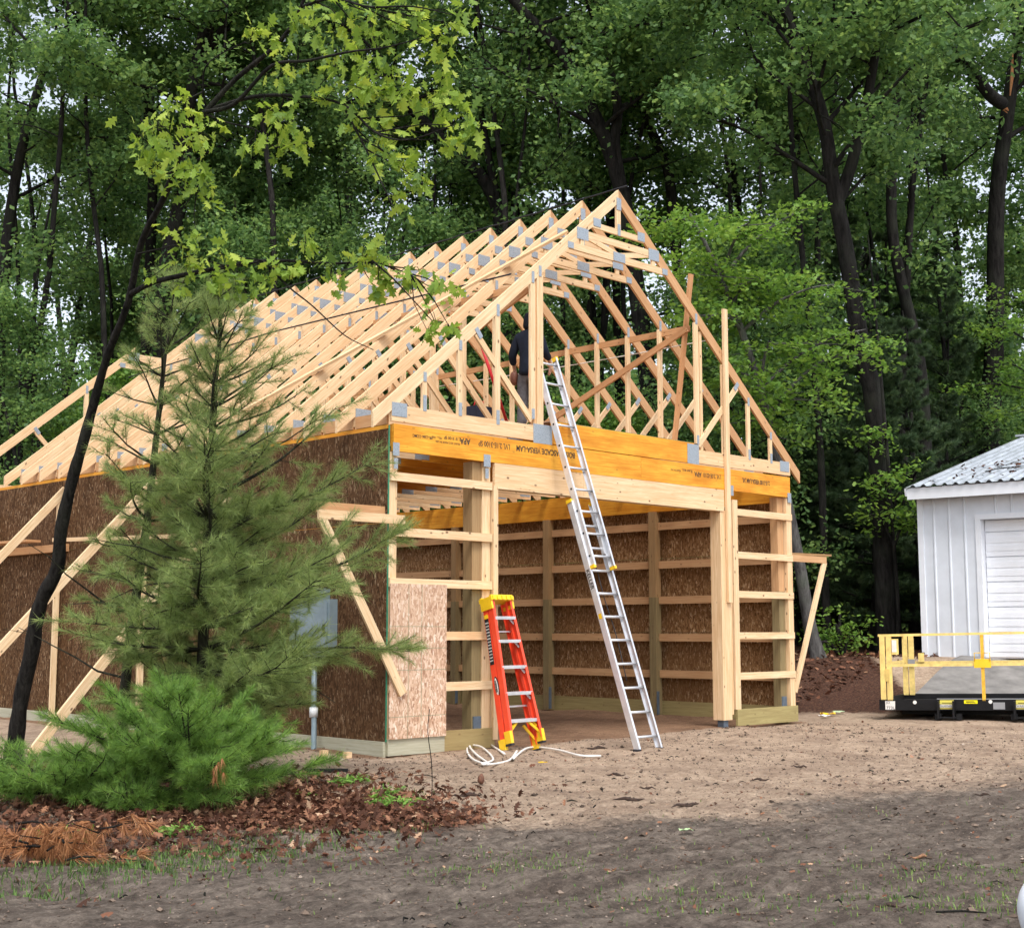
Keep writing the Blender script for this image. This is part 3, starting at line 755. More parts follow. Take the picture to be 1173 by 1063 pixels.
for a_ in (.55, 1.05, 1.5):
    board('rear_crossbar', sl, S0-SX*(halfw(a_)-.01)+SA*a_+SN*.02, S0+SX*(halfw(a_)-.01)+SA*a_+SN*.02, .03, .02, M_ALU, tint=0)
board('spreader_bar', sl, S0+SX*.20+SA*1.30+SN*.06, S0+SX*.205+SA*1.55+SN*.05, .02, .03, M_ALU, tint=0)
# top cap: tray with raised edge
c = S0+SA*(LEN-.02)+SN*.06
l = LM(); l.board(c-SX*.20, c+SX*.20, .23, .05, tuple(SA), M_YEL, 0)
l.board(c-SX*.19+SA*.03+SN*.09, c+SX*.19+SA*.03+SN*.09, .03, .03, tuple(SA), M_YEL, 0); l.board(c-SX*.19+SA*.03-SN*.09, c+SX*.19+SA*.03-SN*.09, .03, .03, tuple(SA), M_YEL, 0)
for s in (-1, 1): l.board(c+SX*s*.185-SA*.13, c+SX*s*.185-SA*.025, .03, .20, tuple(SN), M_YEL, 0)
for k in range(-2, 3): l.board(c+SX*k*.08+SN*.12-SA*.02, c+SX*k*.08+SN*.12+SA*.03, .035, .02, tuple(SN), M_YEL, 0)
l.build('top_cap', sl)
# printed label, oval badge on the left rails
xoff = lambda a_, n: S0-SX*(halfw(a_)+.0085)+SA*a_+SN*n
l = LM(); l.board(xoff(1.08, .02), xoff(1.66, .018), .0025, .07, tuple(SN), M_BLACK, 0); lb = l.build('safety_label', sl)
l = LM()
for r_ in range(13):
    for k in (-1, 0, 1):
        p = xoff(1.12+r_*.04, .02+k*.021)-SX*.003; l.board(p, p+SA*.016, .002, .010, tuple(SN), M_WHITE, 0)
p = xoff(1.665, .02); l.board(p, p+SA*.05, .003, .07, tuple(SN), M_YEL, 0)
l.build('label_print', lb)
def disc(name, parent, c, u, v, ru, rv, m, th=.0025):
    n = 20; nn = Vector(u).cross(Vector(v)).normalized(); V = []
    for k in (0, 1):
        for i in range(n): a_ = 2*math.pi*i/n; V.append(tuple(Vector(c)+Vector(u)*math.cos(a_)*ru+Vector(v)*math.sin(a_)*rv+nn*th*k))
    side = np.array([[i, (i+1) % n, n+(i+1) % n, n+i] for i in range(n)])
    return link(name, fastmesh(name, np.array(V), [side, np.array([list(range(n))[::-1], list(range(n, 2*n))])], m), parent)
bp = xoff(.80, .05)-SX*.006
bd = disc('oval_badge', sl, bp+SX*.004, SA, SN, .125, .036, M_BLACK, .004); disc('oval_badge_centre', bd, bp-SX*.002, SA, SN, .105, .024, M_WHITE, .003) ; disc('oval_badge_centre', bd, bp-SX*.006, SA, SN, .004, .004, M_BLACK, .002)
me = text_me('WERNER', .036, M_BLACK, bold=.0012); T = Matrix((SA*-1, SN, SX*-1)).transposed().to_4x4(); T.translation = bp-SX*.008+SA*.075-SN*.012; me.transform(T); link('badge_lettering', me, bd)

# white cord on the dirt
def onground(pts, dz=.015): return [(p[0], p[1], float(gz(p[0], p[1]))+dz) for p in pts]
def gpx(l_): return [tuple(ground_at(a, b)[:2]) for a, b in l_]
cpts = gpx([(578, 868), (556, 852), (540, 852), (535, 862), (543, 874), (560, 880), (545, 868), (538, 858), (552, 861), (565, 872), (552, 880)])
c2 = gpx([(552, 880), (566, 877), (584, 872), (592, 866), (587, 872), (600, 864), (613, 858), (640, 864), (665, 870), (688, 869)])
tag(tubeo('white_cord', None, smoothpath(onground(cpts+c2[1:], .035), 5), .013, M_WHITE, 6), 'loose white cord coiled on the sand by the stepladder feet', 'cord')

# electrical box on the side wall
el = tag(empty('electrical_panel', (-.12, 1.2, 1.1)), 'blue-grey electrical box with conduit on the side wall behind the pine', 'electrical box')
l = LM(); l.box((-.14, .95, 1.15), (-.016, 1.78, 1.86), M_PANEL, 0); l.build('cabinet', el)
l = LM(); l.box((-.155, .99, 1.19), (-.143, 1.74, 1.82), M_PANEL, 0); l.box((-.165, 1.02, 1.45), (-.156, 1.06, 1.55), M_BLACK, 0); l.build('cabinet_door', el)
l = LM(); l.box((-.11, 1.1, 1.862), (-.02, 1.55, 2.0), M_PANEL, 0); l.build('meter_hood', el)
tubeo('conduit', el, [(-.08, 1.32, 1.15), (-.08, 1.32, .55), (-.10, 1.28, .3), (-.16, 1.2, .0), (-.18, 1.2, -.1)], .035, M_PANEL, 10)
tubeo('conduit_coupling', el, [(-.08, 1.32, .52), (-.09, 1.31, .40)], .055, plain('white_plastic_fitting', (.7, .72, .74), .4), 10)

# cables lying over the trusses
def sag(a, b, s, n=14):
    a = Vector(a); b = Vector(b); return [tuple(a.lerp(b, i/n) - Vector((0, 0, s*4*(i/n)*(1-i/n)))) for i in range(n+1)]
tag(tubeo('ridge_cable', None, [(4.26, -.2, 7.90)] + [(4.26 + random.uniform(-.01, .01), i*SP+(.33 if k else .02), 7.905-(.012 if k else 0)) for i in range(NT-1) for k in (0, 1)], .012, M_CABLE, 5), 'thin dark cable strung along the truss peaks', 'cable', None)
tag(tubeo('roof_cable', None, sag((2.38, .3, top(2.38)+.02), (2.50, 6, top(2.50)+.03), 0.0, 10) + sag((2.50, 6.2, top(2.5)+.03), (2.2, 10.3, top(2.2)+.02), 0), .013, M_CABLE, 5), 'dark service cable crossing halfway up the left rafters', 'cable')
tag(tubeo('far_cable', None, sag((6.35, .0, 5.95), (6.35, 6.4, 6.02), .03), .009, M_WHITE, 5), 'pale wire stretched behind the right-hand truss posts', 'wire')

# ================================================================== GARAGE
WG = 29.0
gc = at(1058, 752, WG); gc.z = float(gz0(gc.x, gc.y))
fh = Vector((fx, fy, 0)); rh = Vector((CR.x, CR.y, 0))
gd = (rh*.777 - fh*.63).normalized()          # along the front wall, towards the viewer's right
gn = Vector((gd.y, -gd.x, 0))                 # outward normal of front
if gn.dot(CAM-gc) < 0: gn = -gn
gb = -gn
M_STEEL = plain('white_ribbed_steel', (.70, .74, .80), .45, .1, 3, .06)
M_ROOF = plain('worn_galvanised_roofing', (.46, .50, .55), .45, .4, 2.2, .25)
M_DOOR = plain('white_door_panel', (.84, .86, .90), .4, 0, 3, .05)
M_TRIM = plain('white_trim_metal', (.78, .81, .86), .4, .05, 3, .05)
gar = tag(empty('garage', tuple(gc)), 'small white steel garage with ribbed metal roof', 'garage')
def gl(u, v, z): return gc + gd*u + gb*v + Vector((0, 0, z))
def quadbox(name, parent, corners8, m):
    V = np.array([tuple(c) for c in corners8]); F = np.array([(0, 3, 2, 1), (4, 5, 6, 7), (0, 1, 5, 4), (1, 2, 6, 5), (2, 3, 7, 6), (3, 0, 4, 7)])
    return link(name, fastmesh(name, V, [F], m), parent)
def gbox(name, parent, u0, u1, v0, v1, z0, z1, m):
    return quadbox(name, parent, [gl(u0, v0, z0), gl(u1, v0, z0), gl(u1, v1, z0), gl(u0, v1, z0), gl(u0, v0, z1), gl(u1, v0, z1), gl(u1, v1, z1), gl(u0, v1, z1)], m)
EH = 3.32; DU0, DU1, DH = 1.33, 5.0, 2.83; GL_, GD = 9.0, 13.4
def ribbed(name, u0, u1, z0, z1, v=0.0, parent=None):
    """profile along u with ribs each .33"""
    us = []; u = u0
    prof = []
    k = math.ceil(u0/.33)
    prof.append((u0, 0))
    while k*.33 < u1-.05:
        c = k*.33
        if c > u0+.04: prof += [(c-.030, 0), (c-.012, -.022), (c+.012, -.022), (c+.030, 0)]
        k += 1
    prof.append((u1, 0))
    V = []; 
    for z in (z0, z1):
        for (a_, b_) in prof: V.append(tuple(gl(a_, v+b_, z)))
    n = len(prof); F = np.array([(i, i+1, n+i+1, n+i) for i in range(n-1)])
    return link(name, fastmesh(name, np.array(V), [F], M_STEEL), parent or gar)
ribbed('front_wall', 0, DU0, -.1, EH); ribbed('front_wall', DU0, DU1, DH, EH); ribbed('front_wall', DU1, GL_, -.1, EH)
gbox('side_wall', gar, -.0, .05, .06, GD, -.3, EH, M_STEEL); gbox('side_wall', gar, GL_-.05, GL_, .06, GD, -.3, EH, M_STEEL); gbox('back_wall', gar, .05, GL_-.05, GD-.06, GD, -.3, EH, M_STEEL)
gbox('corner_trim', gar, -.02, .10, -.028, .058, -.1, EH, M_TRIM)
gbox('door_trim', gar, DU0-.11, DU0, -.03, .25, -.05, DH+.0, M_TRIM); gbox('door_trim', gar, DU1, DU1+.11, -.03, .25, -.05, DH, M_TRIM); gbox('door_trim', gar, DU0-.11, DU1+.11, -.034, .25, DH+.003, DH+.11, M_TRIM)
dr = gbox('overhead_door', gar, DU0, DU1, .24, .27, -.02, DH, M_DOOR)
l = 0; z = .0
while z < DH-.05:
    z1 = min(z+.515, DH)
    gbox('door_panel', dr, DU0+.01, DU1-.01, .205, .238, z+.012, z1-.012, M_DOOR)
    gbox('door_panel', dr, DU0+.02, DU1-.02, .196, .2045, z+.12, z+.24, M_DOOR); gbox('door_panel', dr, DU0+.02, DU1-.02, .196, .2045, z+.29, z+.41, M_DOOR)
    z = z1
gbox('fascia', gar, -.09, GL_+.2, -.36, -.33, EH-.02, EH+.22, M_TRIM); gbox('soffit', gar, -.08, GL_+.2, -.328, -.035, EH+.0, EH+.02, M_TRIM)
# roof: slope up from the eave; corrugated
RR = 7.0; RH = EH+.20+RR*.265
def roofplane(name, v0, v1, z0, z1):
    prof = []; u = -.10
    while u < GL_+.25: prof += [(u, 0), (u+.10, 0), (u+.145, .045), (u+.185, .045), (u+.23, 0)]; u += .232
    V = []
    for v, z in ((v0, z0), (v1, z1)):
        for a_, b_ in prof: V.append(tuple(gl(a_, v, z+b_)))
    n = len(prof); F = np.array([(i, i+1, n+i+1, n+i) for i in range(n-1)])
    o = link(name, fastmesh(name, np.array(V), [F], M_ROOF), gar); return o
roofplane('roof', -.42, RR-.3, EH+.235, RH); roofplane('roof', GD+.4, RR-.3, EH+.2, RH-.01)
g0 = [gl(-.11, -.40, EH+.22), gl(-.11, RR-.3, RH-.02), gl(-.11, GD+.4, EH+.2)]
for a_, b_ in ((0, 1), (1, 2)): board('rake_trim', gar, g0[a_]-Vector((0, 0, .09)), g0[b_]-Vector((0, 0, .09)), .03, .16, M_TRIM)
V = [gl(0, 0, EH), gl(0, GD, EH), gl(0, RR-.3, RH-.05)]; link('gable_wall', fastmesh('gable_wall', np.array([tuple(v) for v in V]), [np.array([[0, 1, 2]])], M_STEEL), gar)
gbox('ridge_cap', gar, -.11, GL_+.25, RR-.45, RR-.15, RH+.03, RH+.08, M_ROOF)
# fallen twigs on the roof
def roofpt(u, v, dz=.05): return gl(u, v, EH+.235 + (v+.42)/(RR+.12)*(RH-EH-.235)+dz)
g = TG(); rr = np.random.default_rng(5)
for k in range(26):
    u = rr.uniform(1.2, 5.2); v = .9+ (u-1.2)*.12 + rr.normal()*.35; a_ = rr.uniform(-.6, 1.3); ln = rr.uniform(.3, 1.0)
    p = [roofpt(u+math.cos(a_)*ln*t, v+math.sin(a_)*ln*t*.5+rr.normal()*.04, .06+.05*math.sin(t*3)) for t in (0, .35, .7, 1)]
    g.add(p, [.008, .006, .005, .002], 4)
tag(link('fallen_twigs', g.mesh('fallen_twigs', M_BARKD)), 'tangle of dead twigs lying on the garage roof', 'twigs')
C = np.array([tuple(roofpt(rr.uniform(.2, 6), rr.uniform(-.2, 2.4), .07)) for _ in range(130)])
V, F = leaves(C, rr.uniform(.08, .16, len(C)), T_MID, up=1.5, r=rr); tag(link('roof_leaves', fastmesh('roof_leaves', V, [F], M_LEAFBR, rr.random(len(F))*.5)), kind='stuff')
# concrete apron
pv = [gl(DU0-.5, -.05, .02), gl(DU1+1.5, -.05, .02), gl(DU1+1.8, -3.6, 0), gl(DU0-.1, -3.6, 0)]
def apron():
    n = 26; V = []
    for i in range(n):
        for j in range(n):
            s, t = i/(n-1), j/(n-1); p = pv[0].lerp(pv[1], s).lerp(pv[3].lerp(pv[2], s), t); V.append((p.x, p.y, float(gz0(p.x, p.y))+.05))
    a0 = (np.arange(n-1)[:, None]*n+np.arange(n-1)[None, :]).ravel(); F = np.stack([a0, a0+n, a0+n+1, a0+1], 1)
    me = fastmesh('concrete_apron', np.array(V), [F], plain('stained_concrete', (.19, .18, .17), .85, 0, 2.5, .35, bmp=.3)); o = bpy.data.objects.new('driveway', me); COL.objects.link(o); o['kind'] = 'structure'
apron()

# ================================================================== YELLOW-RAILED PLATFORM
M_YP = plain('faded_yellow_paint', (.80, .60, .20), .6, 0, 9, .22)
M_YP2 = plain('orange_worn_post_paint', (.82, .45, .04), .5, 0, 14, .3)
M_BP = plain('black_deck_paint', (.010, .010, .011), .5, 0, 8, .3)
M_GREYS = plain('grey_plate', (.35, .36, .38), .4, .5)
WP = 23.0
pc = at(1009.5, 801, WP); zt = pc.z
pl = tag(empty('lift_platform', (pc.x, pc.y, 0)), 'black work platform deck with yellow guard rails in front of the garage', 'lift platform')
px_ = (rh*.906 - fh*.423 + Vector((0, 0, .021))).normalized(); py_ = (fh*.906 + rh*.423).normalized()
def PL(u, v, z): return Vector((pc.x, pc.y, 0)) + px_*u + py_*v + Vector((0, 0, z))
def pbox(name, u0, u1, v0, v1, z0, z1, m, parent=None):
    return quadbox(name, parent or pl, [PL(u0, v0, z0), PL(u1, v0, z0), PL(u1, v1, z0), PL(u0, v1, z0), PL(u0, v0, z1), PL(u1, v0, z1), PL(u1, v1, z1), PL(u0, v1, z1)], m)
PW, PD = 4.2, 2.3
zb = zt-.175
pbox('front_beam', 0, PW, -.03, 0, zb, zt, M_BP); pbox('rear_beam', 0, PW, PD, PD+.03, zb, zt, M_BP); pbox('side_beam', -.03, 0, -.03, PD+.03, zb, zt, M_BP); pbox('side_beam', PW, PW+.03, -.03, PD+.03, zb, zt, M_BP)
pbox('deck', .01, PW-.01, .01, PD-.01, zb+.02, zt-.10, plain('dark_deck_plate', (.06, .06, .065), .5, .3, 10, .3))
pbox('edge_strip', .9, PW, -.012, .03, zt+.001, zt+.015, M_GREYS)
pbox('chassis', .25, PW-.2, .5, 1.7, .06, zb-.002, M_BP)
for u in (.95, 2.13, 3.4):
    t_ = pbox('entry_step', u, u+.26, -.16, -.032, zb-.12, zb-.10, M_BP)
    for s in (0, .24): pbox('step_strap', u+s-.03, u+s, -.17, -.032, zb-.13, zt-.02, M_BP); 
    pbox('support_foot', u-.08, u+.02, -.1, .05, .0, .1, M_BP); pbox('support_foot', u+.26, u+.34, -.1, .05, .0, .1, M_BP)
    g_ = pbox('instruction_label', u-.0, u+.22, -.036, -.0315, zt-.075, zt-.01, plain('label_yellow', (.75, .66, .12), .5)); pbox('label_print', u+.03, u+.19, -.038, -.0365, zt-.06, zt-.05, M_BLACK, g_)
    g_ = pbox('instruction_label', u-.0, u+.22, -.036, -.0315, zt-.125, zt-.08, M_WHITE); me = text_me('WARNING', .045, M_BLACK)
    T = Matrix((px_, Vector((0, 0, 1)), -py_)).transposed().to_4x4(); T.translation = PL(u+.005, -.0375, zt-.118); me.transform(T); link('label_lettering', me, g_)
    pbox('instruction_label', u-.0, u+.22, -.036, -.0315, zt-.155, zt-.13, plain('label_yellow_dark', (.45, .38, .1), .5))
g_ = pbox('instruction_label', .07, .23, -.036, -.0315, zt-.165, zt-.025, M_WHITE)
for tx, sz, dz in (('JCI', .05, .035+.02), ('773U', .07, .15)):
    me = text_me(tx, sz, M_BLACK); T = Matrix((px_, Vector((0, 0, 1)), -py_)).transposed().to_4x4(); T.translation = PL(.085, -.0375, zt-dz-.01); me.transform(T); link('label_lettering', me, g_)
g_ = pbox('caution_sticker', 1.33, 1.54, -.036, -.0315, zt-.065, zt-.01, plain('sticker_yellow', (.9, .78, .0), .5)); pbox('label_print', 1.36, 1.51, -.038, -.0365, zt-.05, zt-.042, M_BLACK, g_); pbox('label_print', 1.36, 1.49, -.038, -.0365, zt-.035, zt-.027, M_BLACK, g_)
pbox('data_plate', 1.78, 1.96, -.036, -.0315, zt-.155, zt-.045, M_GREYS)
for u, dz in ((.55, .045), (1.74, .035)): disc('round_bolt', pl, PL(u, -.034, zt-dz), px_, Vector((0, 0, 1)), .03, .03, M_WHITE, .006)
zr = zt+1.06; zm = zt+.56
def vpost(u, v, w_, m, d=.06): return board('rail_post', pl, PL(u, v, zt-.02), PL(u, v, zr-.02), w_, d, m, up=tuple(py_))
vpost(.045, -.0, .085, M_YP); vpost(.15, -.0, .085, M_YP); vpost(.04, PD, .09, M_YP); vpost(.15, PD, .09, M_YP)
vpost(1.64, .0, .05, M_YP2); vpost(2.3+.06, PD, .055, M_YP2); vpost(3.6, 0, .05, M_YP2)
def hrail(n, p, q, w_=.05, d=.045, m=M_YP): return board(n, pl, p, q, w_, d, m)
hrail('top_rail', PL(-.02, 0, zr), PL(PW, 0, zr), .05, .04); hrail('top_rail', PL(0, PD, zr), PL(PW, PD, zr), .05, .04); hrail('top_rail', PL(0, .02, zr), PL(0, PD-.02, zr), .05, .04)
hrail('mid_rail', PL(.17, 0, zm), PL(PW, 0, zm), .045, .045); hrail('mid_rail', PL(.17, PD, zm), PL(PW, PD, zm), .045, .045); hrail('mid_rail', PL(0.03, .03, zm), PL(0.03, PD-.02, zm), .045, .045)
hrail('toe_sleeve', PL(.085, -.03, zt+.30), PL(.085, -.03, zm-.06), .15, .01)
for u, v in ((1.64, 0), (2.36, PD)):
    l = LM(); l.board(PL(u-.13, v-.035, zm+.02), PL(u+.13, v-.035, zm+.02), .02, .14, (0, 0, 1), M_YEL, 0); l.build('latch_plate', pl)
    tubeo('latch_handle', pl, [PL(u-.12, v-.05, zm+.06), PL(u-.12, v-.05, zm+.19), PL(u-.03, v-.05, zm+.19)], .008, M_BLACK if v else M_YEL, 6)
    tubeo('latch_handle', pl, [PL(u+.12, v-.05, zm+.06), PL(u+.12, v-.05, zm+.19), PL(u+.03, v-.05, zm+.19)], .008, M_BLACK if v else M_YEL, 6)
g_ = pbox('document_holder', .20, .31, -.02, .0, zr-.32, zr-.06, M_YP); pbox('document_sheet', .205, .28, -.024, -.0205, zr-.28, zr-.08, M_WHITE, g_)
pbox('gate_latch', .10, .22, PD-.09, PD-.05, zm-.04, zm+.06, M_GREYS); pbox('gate_latch', .28, .38, PD-.06, PD-.02, zm+.01, zm+.17, M_YP)
board('gate_bar', pl, PL(.03, .5, zm+.02), PL(.03, PD-.1, zm+.02), .03, .06, M_YP)

# ================================================================== PERSON
def skinned(name, parent, chains, m, T, sub=2, root=0):
    """chains: list of [(x,y,z,r),...]; chains join where points coincide"""
    V = []; rad = []; E_ = []; idx = {}
    def vi(p):
        k = tuple(round(c, 4) for c in p[:3])
        if k not in idx: idx[k] = len(V); V.append(p[:3]); rad.append(p[3])
        return idx[k]
    for ch in chains:
        ids = [vi(p) for p in ch]
        for a_, b_ in zip(ids, ids[1:]): E_.append((a_, b_))
    me = bpy.data.meshes.new(name+'_sk'); me.from_pydata(V, E_, [])
    o = bpy.data.objects.new(name+'_sk', me); COL.objects.link(o)
    md = o.modifiers.new('skin', 'SKIN'); md.use_smooth_shade = True; md.branch_smoothing = .4
    if not me.skin_vertices: 
        bpy.context.view_layer.objects.active = o; bpy.ops.object.mode_set(mode='OBJECT')
    for i, s in enumerate(me.skin_vertices[0].data):
        r_ = rad[i]; s.radius = (r_, r_) if not isinstance(r_, tuple) else r_; s.use_root = (i == root)
    sb = o.modifiers.new('sub', 'SUBSURF'); sb.levels = sub; sb.render_levels = sub
    dg = bpy.context.evaluated_depsgraph_get(); dg.update()
    out = bpy.data.meshes.new_from_object(o.evaluated_get(dg)); bpy.data.objects.remove(o)
    out.name = name; out.materials.clear(); out.materials.append(m); out.transform(T)
    for p in out.polygons: p.use_smooth = True
    return link(name, out, parent)
def cloth(name, col, rough=.9): return plain(name, col, rough, 0, 18, .3, bmp=.3)
M_SKIN = plain('skin', (.42, .22, .14), .5, 0, 20, .08)
PP = Vector((3.66, 1.20, 4.337))
pf = (fh*.86 + rh*.5).normalized(); prr = Vector((pf.y, -pf.x, 0))
TP = Matrix((prr, pf, Vector((0, 0, 1)))).transposed().to_4x4() @ Matrix.Scale(1.03, 4); TP = Matrix.Translation(PP) @ TP
per = tag(empty('person', tuple(PP)), 'worker in dark hooded jacket and grey trousers standing inside the trusses', 'person')
leg = lambda s: [(.0, 0, .93, .135), (s*.10, .0, .84, .095), (s*.12, .02, .50, .058), (s*.13, -.01, .10, .042), (s*.135, .10, .04, .035), (s*.135, .20, .03, .024)]
def arm(s, hx, hy, hz): return [(0, -.01, 1.40, .12), (s*.17, -.02, 1.42, .062), (s*.26, -.04, 1.14, .043), (s*hx, hy, hz+.08, .030), (s*hx, hy+.02, hz, .026)]
body = [[(0, 0, .93, .135), (0, 0, 1.12, .125), (0, -.01, 1.40, .12), (0, .01, 1.52, .055), (.02, .04, 1.60, .075), (.02, .05, 1.69, .090), (.02, .04, 1.745, .065)],
        leg(-1), leg(1), arm(-1, .29, .06, .92), arm(1, .24, .16, .98),
        [(.02, .05, 1.69, .09), (.035, .145, 1.665, .012)]]
for s, hx, hy, hz in ((-1, .29, .06, .92), (1, .24, .16, .98)):
    base = (s*hx, hy+.02, hz, .026)
    for k in range(4):
        fx_ = (k-1.5)*.019; ln = (.070, .080, .075, .058)[k]
        body.append([base, (s*hx-.005*s, hy+.02+fx_, hz-.055, .0095), (s*hx-.012*s, hy+.022+fx_, hz-.055-ln*.6, .0085), (s*hx-.03*s, hy+.025+fx_, hz-.055-ln, .0075)])
    body.append([base, (s*hx-.02*s, hy+.055, hz-.03, .010), (s*hx-.03*s, hy+.065, hz-.065, .009)])
skinned('body', per, body, M_SKIN, TP, 1)
def armj(s, hx, hy, hz): return [(0, -.01, 1.36, .155), (s*.17, -.02, 1.42, .085), (s*.27, -.04, 1.14, .066), (s*hx, hy-.01, hz+.10, .048)]
skinned('jacket', per, [[(0, .0, .80, .17), (0, .0, .90, .175), (0, 0, 1.12, .155), (0, -.01, 1.36, .155), (0, .0, 1.50, .08)], armj(-1, .29, .06, .92), armj(1, .24, .16, .98)], cloth('dark_navy_cloth', (.012, .016, .028)), TP, 2)
skinned('hood', per, [[(.0, -.03, 1.48, .10), (.015, .0, 1.58, .115), (.02, .005, 1.69, .115), (.02, .0, 1.77, .08)]], cloth('black_hood_cloth', (.01, .012, .018)), TP, 2)
skinned('cap_brim', per, [[(.03, .10, 1.735, .05), (.045, .17, 1.72, .03), (.055, .22, 1.71, .012)]], cloth('cap_cloth', (.015, .015, .02)), TP, 1)
skinned('trousers', per, [[(0, 0, .96, .135), (0, 0, .90, .14)], [(0, 0, .90, .14), (-.10, 0, .80, .115), (-.12, .02, .50, .085), (-.13, -.01, .10, .075)], [(0, 0, .90, .14), (.10, 0, .80, .115), (.12, .02, .50, .085), (.13, -.01, .10, .075)]], cloth('grey_work_cloth', (.10, .10, .11)), TP, 2)
for s in (-1, 1): skinned('boot', per, [[(s*.13, -.03, .10, .062), (s*.132, .0, .045, .055), (s*.135, .10, .04, .05), (s*.135, .19, .032, .038)]], cloth('brown_boot_leather', (.06, .03, .02), .6), TP, 2)
skinned('tool_pouch', per, [[(-.235, -.03, .93, .06), (-.245, -.02, .82, .075), (-.245, -.01, .70, .055)]], cloth('brown_pouch_leather', (.17, .06, .035), .6), TP, 1)
skinned('tool_handle', per, [[(.10, -.17, .93, .018), (.10, -.175, .80, .022), (.105, -.175, .74, .02)]], plain('orange_grip', (.8, .1, .02), .5), TP, 1)
# red bar propped among the webs, small bag at his feet
tag(tubeo('red_pole', None, [(2.10, .62, 5.40), (2.62, .62, 4.33)], .022, plain('red_paint', (.55, .015, .02), .4), 8), 'slim red pole leaning inside the left truss webs', 'pole')
bag = LM(); bag.board((2.25, .95, 4.45), (2.55, .95, 4.45), .2, .22, (0, 0, 1), cloth('dark_bag_cloth', (.015, .02, .04)), 0)
bb = tag(bag.build('tool_bag'), 'small dark tool bag behind the left gable studs', 'bag'); tubeo('bag_handle', bb, [(2.30, .95, 4.56), (2.33, .95, 4.64), (2.47, .95, 4.64), (2.5, .95, 4.56)], .012, plain('red_strap', (.5, .02, .02), .6), 6)

# ================================================================== TREES
def crown_pts(trunk, r, n_limb, t0, Lr, elev=(.1, .8), sub=6, nodes=4, taper_r=.10, g=None, azr=None, droop=0.):
    """grows limbs and side branches on a trunk polyline; adds wood to g, returns twig node positions"""
    T = np.asarray([tuple(p) for p in trunk], float); n = len(T); nodesP = []
    for i in range(n_limb):
        t = t0 + (1-t0)*((i+.5)/n_limb)**.9; f = t*(n-1); k = min(int(f), n-2); p = T[k]+(T[k+1]-T[k])*(f-k)
        az = i*2.4 + r.uniform(-.5, .5); el = r.uniform(*elev)*(1 if t < .9 else 1.3)
        Ln = r.uniform(*Lr)*(1.0-.45*max(0, (t-.6)/.4))
        d = np.array([math.cos(az)*math.cos(el), math.sin(az)*math.cos(el), math.sin(el)])
        m = 6; P = [p]
        for j in range(m):
            d = d + r.normal(size=3)*.14; d[2] -= droop*.12; d /= np.linalg.norm(d); P.append(P[-1]+d*Ln/m)
        P = np.array(P); rb = taper_r*(1.1-t*.6)*min(1, Ln/4)
        g.add(P, np.linspace(rb, .015, m+1), 5)
        for s in range(sub):
            q = r.uniform(.25, 1)*m; kk = min(int(q), m-1); b = P[kk]+(P[kk+1]-P[kk])*(q-kk)
            dd = (P[kk+1]-P[kk]); dd /= np.linalg.norm(dd); dd = dd*.5 + r.normal(size=3)*.6; dd[2] = dd[2]*.6+.1-droop*.2; dd /= np.linalg.norm(dd)
            ln = r.uniform(.25, .5)*Ln*.62; Q = [b]
            for j in range(3): dd = dd + r.normal(size=3)*.18; dd /= np.linalg.norm(dd); Q.append(Q[-1]+dd*ln/3)
            Q = np.array(Q); g.add(Q, [rb*.35+.006, rb*.22+.005, .01, .005], 4)
            for j in range(nodes):
                u = r.uniform(.35, 1.05)*3; k2 = min(int(u), 2); nodesP.append(Q[k2]+(Q[k2+1]-Q[k2])*(u-k2))
    return np.array(nodesP)
def leafmesh(name, nodesP, per, sig, size, T, m, r, up=.8, droop=.2, tshift=0):
    n = len(nodesP); C = np.repeat(nodesP, per, 0) + r.normal(size=(n*per, 3))*np.array(sig)
    V, F = leaves(C, r.uniform(size[0], size[1], len(C)), T, up, droop, r)
    cl = np.repeat(r.random(n), per)
    tint = np.clip(.5*cl + .5*r.random(len(C)) + tshift, 0, 1)
    return fastmesh(name, V, [F], m, tint)
def flare(pts, rb, rt):
    n = len(pts); t = np.linspace(0, 1, n); return rb*(1-t)**.8*(1-rt/rb) + rt + rb*.35*np.exp(-t*n*.9)
def local(me, base):
    n = len(me.vertices); co = np.empty(n*3, np.float32); me.vertices.foreach_get('co', co); co = co.reshape(-1, 3)-np.array(base, np.float32)
    me.vertices.foreach_set('co', co.ravel()); me.update()
def mk_tree(name, label, cat, base, trunk_me, crown_me, group=None, tn='trunk', cn='crown'):
    o = empty(name, tuple(base)); tag(o, label, cat, group)
    for nm, me in ((tn, trunk_me), (cn, crown_me)):
        if me is None: continue
        c = bpy.data.objects.new(nm, me); COL.objects.link(c); c.parent = o
    return o
def up_path(pts, top_z, r, step=2.2):
    P = [np.array(tuple(p)) for p in pts]; d = P[-1]-P[-2]; d /= np.linalg.norm(d)
    while P[-1][2] < top_z:
        d = d*.75+np.array([0, 0, .3])+r.normal(size=3)*.07; d /= np.linalg.norm(d); P.append(P[-1]+d*step)
    return P
